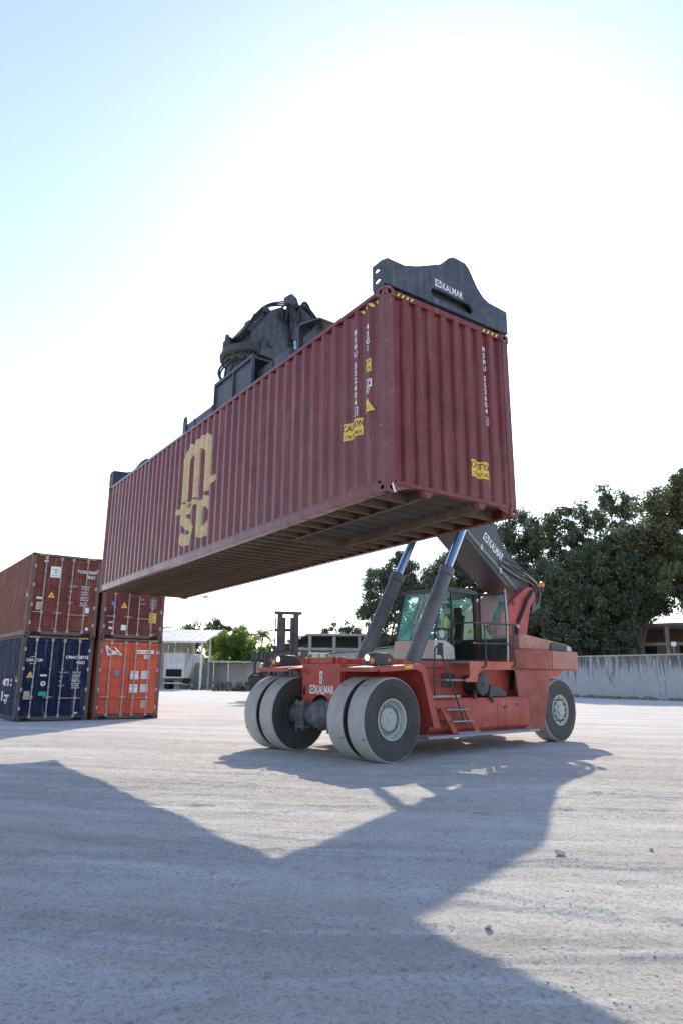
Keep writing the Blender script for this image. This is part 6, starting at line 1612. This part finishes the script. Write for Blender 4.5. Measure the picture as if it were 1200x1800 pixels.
pl_ = thing('floodlight_pole', 'tall thin lamp pole with a floodlight above the shed roof', 'lamp post', Matrix.Translation((-19.6, 100, 0)))
MB().tube([(0, 0, 0), (0, 0, 7), (0, 0, 12.4)], [0.10, 0.08, 0.05], 8).build('pole', 'zinc', pl_)
b = MB(); b.prism([(-0.45, 12.9), (0.45, 12.9), (0.25, 12.45), (-0.25, 12.45)], 'y', -0.18, 0.18); b.build('lamp_head', 'zinc', pl_)
MB().tube([(-0.35, 0, 12.44), (-0.2, 0, 12.1), (0, 0, 11.9), (0.2, 0, 12.1), (0.35, 0, 12.44)], 0.025, 6).build('bracket', 'zinc', pl_)

# old tyres
tb = MB(); tb.lathe([(-0.13, 0.30), (-0.15, 0.36), (-0.14, 0.46), (-0.10, 0.52), (0.10, 0.52), (0.14, 0.46), (0.15, 0.36), (0.13, 0.30), (0.0, 0.33)], (0, 0, 0), (0, 0, 1), 22, True)
paint('old_tyre', (0.05, 0.048, 0.047, 1), dust=0.5, rough=0.85, dustcol=(0.30, 0.27, 0.24, 1))
tme = tb.mesh('old_tyre', 'old_tyre')
TY = [(-13.2, 75.0, 0.52, 1.35, 0.3, 'old tyre standing upright, leftmost of the row before the lean-to'), (-12.75, 75.1, 0.52, 1.45, 0.5, 'second old tyre from the left in the row before the lean-to'),
      (-12.3, 75.0, 0.52, 1.5, 0.4, 'third old tyre from the left in the row before the lean-to'), (-11.85, 75.2, 0.50, 1.3, 0.6, 'fourth old tyre from the left, next to the brown scrap'),
      (-9.75, 74.6, 0.60, 1.05, 1.3, 'big old tyre leaning against the scrap heap, nearest the wheel loader side'), (-9.15, 75.2, 0.45, 0.9, 0.9, 'old tyre half hidden behind the big leaning one'),
      (-17.9, 82.0, 0.16, 0.05, 0, 'old tyre lying flat by the shed post, bottom of its pair'), (-17.85, 82.05, 0.46, 0.06, 1, 'old tyre lying on top of another by the shed post'),
      (-16.9, 81.7, 0.50, 1.4, 0.2, 'old tyre standing upright between two shed posts'), (-16.3, 81.5, 0.16, 0.04, 2, 'old tyre lying flat alone near the right shed post')]
for (x, y, z, tilt, rz, lb) in TY:
    o = link('old_tyre', tme); o.location = (x, y, z); o.rotation_euler = (tilt, 0, rz); tag(o, lb, 'tyre', 'old tyres by the sheds')
rr_ = random.Random(8); b = MB()
for i in range(260):
    x = rr_.uniform(-11.6, -6.6); k = 1 - abs(x + 8.6) / 3.4; z = rr_.uniform(0, max(0.2, 1.9 * k)); y = 76.5 + rr_.uniform(-0.8, 1.2)
    d = Vector((rr_.gauss(0, 1), rr_.gauss(0, 0.4), rr_.gauss(0, 0.5))).normalized() * rr_.uniform(0.25, 0.7)
    b.beam(Vector((x, y, z)) - d, Vector((x, y, z)) + d, rr_.uniform(0.03, 0.14), rr_.uniform(0.03, 0.12))
b.v = [(p[0], p[1], max(p[2], 0.0)) for p in b.v]
paint('scrap', (0.13, 0.085, 0.06, 1), dust=0.3, rust=0.4, rough=0.9)
sc_ = b.build('scrap_heap', 'scrap', None, smooth=0); tag(sc_, 'brown heap of scrap and brush left of the far wheels', 'scrap', None, 'stuff')

# ------------------------------------------------------------------ buildings in the middle
bl = thing('concrete_building', 'flat-roofed building with open dark upper floor and concrete columns', 'building', Matrix.Translation((-4.2, 98, 0)))
for x_ in (0, 3.4, 6.9, 10.4): MB().box(x_ - 0.22, x_ + 0.22, 0, 0.44, 0, 7.2).build('column', 'concrete', bl)
MB().box(-0.6, 13.5, -0.5, 9, 7.2, 7.48).build('roof', 'concrete', bl)
MB().prism([(-3.4, 6.55), (-0.61, 7.38), (-0.61, 7.2), (-3.4, 6.4)], 'y', 0.5, 8).build('side_roof', 'roof_metal', bl)
MB().box(-3.3, 13.2, 0.1, 0.3, 0, 5.2).build('front_wall', 'brick', bl)
MB().box(-3.3, 13.3, -0.05, 0.36, 5.2, 5.55).build('ledge', 'concrete', bl)
MB().box(-3.3, 13.2, 6.0, 6.2, 0, 7.19).build('back_wall', 'frame_dark', bl)
MB().box(-3.3, 13.2, 0.4, 6.0, 5.3, 5.5).build('upper_floor', 'concrete', bl)
MB().box(1.5, 2.7, 0.06, 0.099, 2.2, 3.6).build('window', 'dark_hole', bl)
lo_ = thing('low_workshop', 'low workshop with a corrugated roof sloping up to the right', 'workshop', Matrix.Translation((-3.6, 89, 0)))
for i in range(13):
    x0 = -0.3 + i * 0.9; z0_ = 4.25 + 0.105 * (x0 + 0.3); z1_ = 4.25 + 0.105 * (x0 + 1.18)
    MB().prism([(x0, z0_), (x0 + 0.885, z1_), (x0 + 0.885, z1_ + 0.06), (x0, z0_ + 0.06)], 'y', -0.6, 6).build('roof_sheet', 'roof_metal', lo_)
MB().prism([(0, 0), (11, 0), (11, 5.3), (0, 4.18)], 'y', 0, 0.2).build('front_wall', 'wall_grey', lo_)
MB().prism([(-0.2, 3.9), (11.3, 5.1), (11.3, 5.3), (-0.2, 4.1)], 'y', -0.06, -0.001).build('fascia', 'concrete', lo_)
MB().box(5.4, 8.0, -0.05, -0.002, 0, 3.2).build('shutter', 'frame_brown', lo_)
sw = thing('sloped_shed', 'pale shed roof showing behind the fork truck mast', 'shed', Matrix.Translation((-9.8, 102, 0)))
MB().box(0, 6.0, 0, 5, 0, 4.0).build('wall', 'wall_grey', sw)
for i in range(6): MB().prism([(-0.3 + i, 4.1 + 0.36 * i), (0.685 + i, 4.46 + 0.36 * i), (0.685 + i, 4.53 + 0.36 * i), (-0.3 + i, 4.17 + 0.36 * i)], 'y', -0.4, 5.4).build('roof_sheet', 'roof_metal', sw)

# ------------------------------------------------------------------ fork truck with raised mast behind the far wheels
fk = thing('fork_truck', 'dark heavy fork truck with a tall mast behind the far front wheels', 'fork truck', yaw_frame(-3.6, 48, 0.25))
paint('truck_dark', (0.022, 0.022, 0.023, 1), dust=0.12, rust=0.10, rough=0.6)
for x_ in (-0.56, 0.56):
    MB().box(x_ - 0.17, x_ + 0.17, -0.18, 0.18, 0.4, 5.75).build('outer_rail', 'truck_dark', fk)
for x_ in (-0.27, 0.27):
    MB().box(x_ - 0.11, x_ + 0.11, -0.10, 0.10, 0.5, 5.55).build('inner_rail', 'truck_dark', fk)
for z_, w_ in ((5.76, 0.95), (4.6, 0.78), (3.3, 0.78), (1.6, 0.78)):
    MB().box(-w_, w_, -0.16 if z_ > 5 else 0.141, 0.16 if z_ > 5 else 0.26, z_, z_ + 0.20).build('mast_crossbar', 'truck_dark', fk)
for x_ in (-0.88, 0.20): MB().cyl((x_, -0.1, 1.0), (x_, -0.1, 5.5), 0.05, None, 8).build('mast_cylinder', 'cylinder_grey', fk)
for z_ in (3.0, 4.1): MB().box(0.741, 0.92, -0.12, 0.12, z_, z_ + 0.22).build('roller', 'zinc', fk)
b = MB(); b.box(-1.5, 0.7, -0.42, -0.16, 2.35, 2.55); b.box(-1.5, 0.7, -0.42, -0.16, 3.0, 3.2)
for x_ in (-1.5, -0.9, -0.3, 0.3): b.box(x_, x_ + 0.12, -0.40, -0.18, 2.551, 2.999)
b.build('carriage', 'truck_dark', fk)
for x_ in (-1.6, -2.25):
    b = MB(); b.box(x_ - 0.09, x_ + 0.09, -0.60, -0.43, 1.6, 3.25); b.box(x_ - 0.09, x_ + 0.09, -2.6, -0.601, 1.6, 1.70); b.build('fork', 'truck_dark', fk)
MB().box(-2.5, -1.501, -0.40, -0.2, 2.5, 2.7).build('side_shift', 'truck_dark', fk)
MB().box(-2.7, -1.2, -0.9, -0.45, 1.15, 1.55).build('clamp_base', 'truck_dark', fk)
MB().prism([(-2.9, 1.0), (-2.4, 1.75), (-1.3, 1.95), (-1.2, 1.0)], 'y', -0.2, 0.5).build('battery_cover', 'truck_dark', fk)
for k in range(5): MB().box(-2.4 + 0.33 * k, -2.2 + 0.33 * k, -0.45, -0.15, 2.72, 3.0 + 0.12 * (k % 3)).build('roller_block', 'truck_dark', fk)
MB().prism([(0.35, 0.7), (0.35, 1.9), (2.2, 2.0), (4.4, 1.8), (4.6, 0.8)], 'x', -1.1, 1.1).build('body', 'truck_dark', fk, bevel=0.03)
MB().box(-0.8, 0.8, 0.9, 2.4, 2.01, 2.9).build('cab_base', 'truck_dark', fk)
for (x_, y_) in ((-0.8, 0.95), (0.8, 0.95), (-0.8, 2.35), (0.8, 2.35)): MB().box(x_ - 0.05, x_ + 0.05, y_ - 0.05, y_ + 0.05, 2.0, 3.55).build('cab_post', 'truck_dark', fk)
MB().box(-0.9, 0.9, 0.85, 2.45, 3.551, 3.65).build('cab_roof', 'truck_dark', fk)
for (x_, y_) in ((-1.1, 0.5), (1.1, 0.5), (-1.0, 4.0), (1.0, 4.0)):
    MB().lathe([(-0.25, 0.3), (-0.25, 0.62), (-0.2, 0.68), (0.2, 0.68), (0.25, 0.62), (0.25, 0.3)], (x_ * 1.15, y_, 0.68), (1, 0, 0), 20, True).build('wheel', 'old_tyre', fk)
MB().tube([(-1.3, -0.3, 3.2), (-1.2, -0.3, 3.6), (-0.8, -0.2, 3.4), (-0.7, -0.2, 2.8)], 0.04, 6).build('hose', 'black_rubber', fk)
# small loader whose glazed cab shows over the front wing
ld = thing('wheel_loader', 'small loader with a green-tinted glazed cab beyond the red front plate', 'loader', yaw_frame(-2.0, 70, 0.1))
MB().prism([(-1.6, 0.7), (-1.6, 1.7), (0.2, 1.9), (2.2, 1.8), (2.3, 0.8)], 'y', -0.8, 0.8).build('body', 'truck_dark', ld, bevel=0.03)
MB().box(-0.95, 0.75, -0.75, 0.75, 1.91, 2.75).build('cab_base', 'cab_white', ld)
MB().box(-1.0, 0.85, -0.8, 0.8, 3.78, 3.9).build('cab_roof', 'cab_white', ld)
for (x_, y_) in ((-0.9, -0.7), (0.7, -0.7), (-0.9, 0.7), (0.7, 0.7), (-0.1, -0.7)): MB().box(x_ - 0.06, x_ + 0.06, y_ - 0.05, y_ + 0.05, 2.751, 3.779).build('cab_post', 'machine_black', ld)
for y_ in (-0.72, 0.72): MB().box(-0.83, 0.63, y_ - 0.01, y_ + 0.01, 2.76, 3.77).build('pane', 'cab_glass', ld)
for (x_, y_) in ((-1.1, -0.95), (1.4, -0.95), (-1.1, 0.95), (1.4, 0.95)):
    MB().lathe([(-0.2, 0.3), (-0.2, 0.58), (-0.15, 0.64), (0.15, 0.64), (0.2, 0.58), (0.2, 0.3)], (x_, y_, 0.64), (0, 1, 0), 18, True).build('wheel', 'old_tyre', ld)
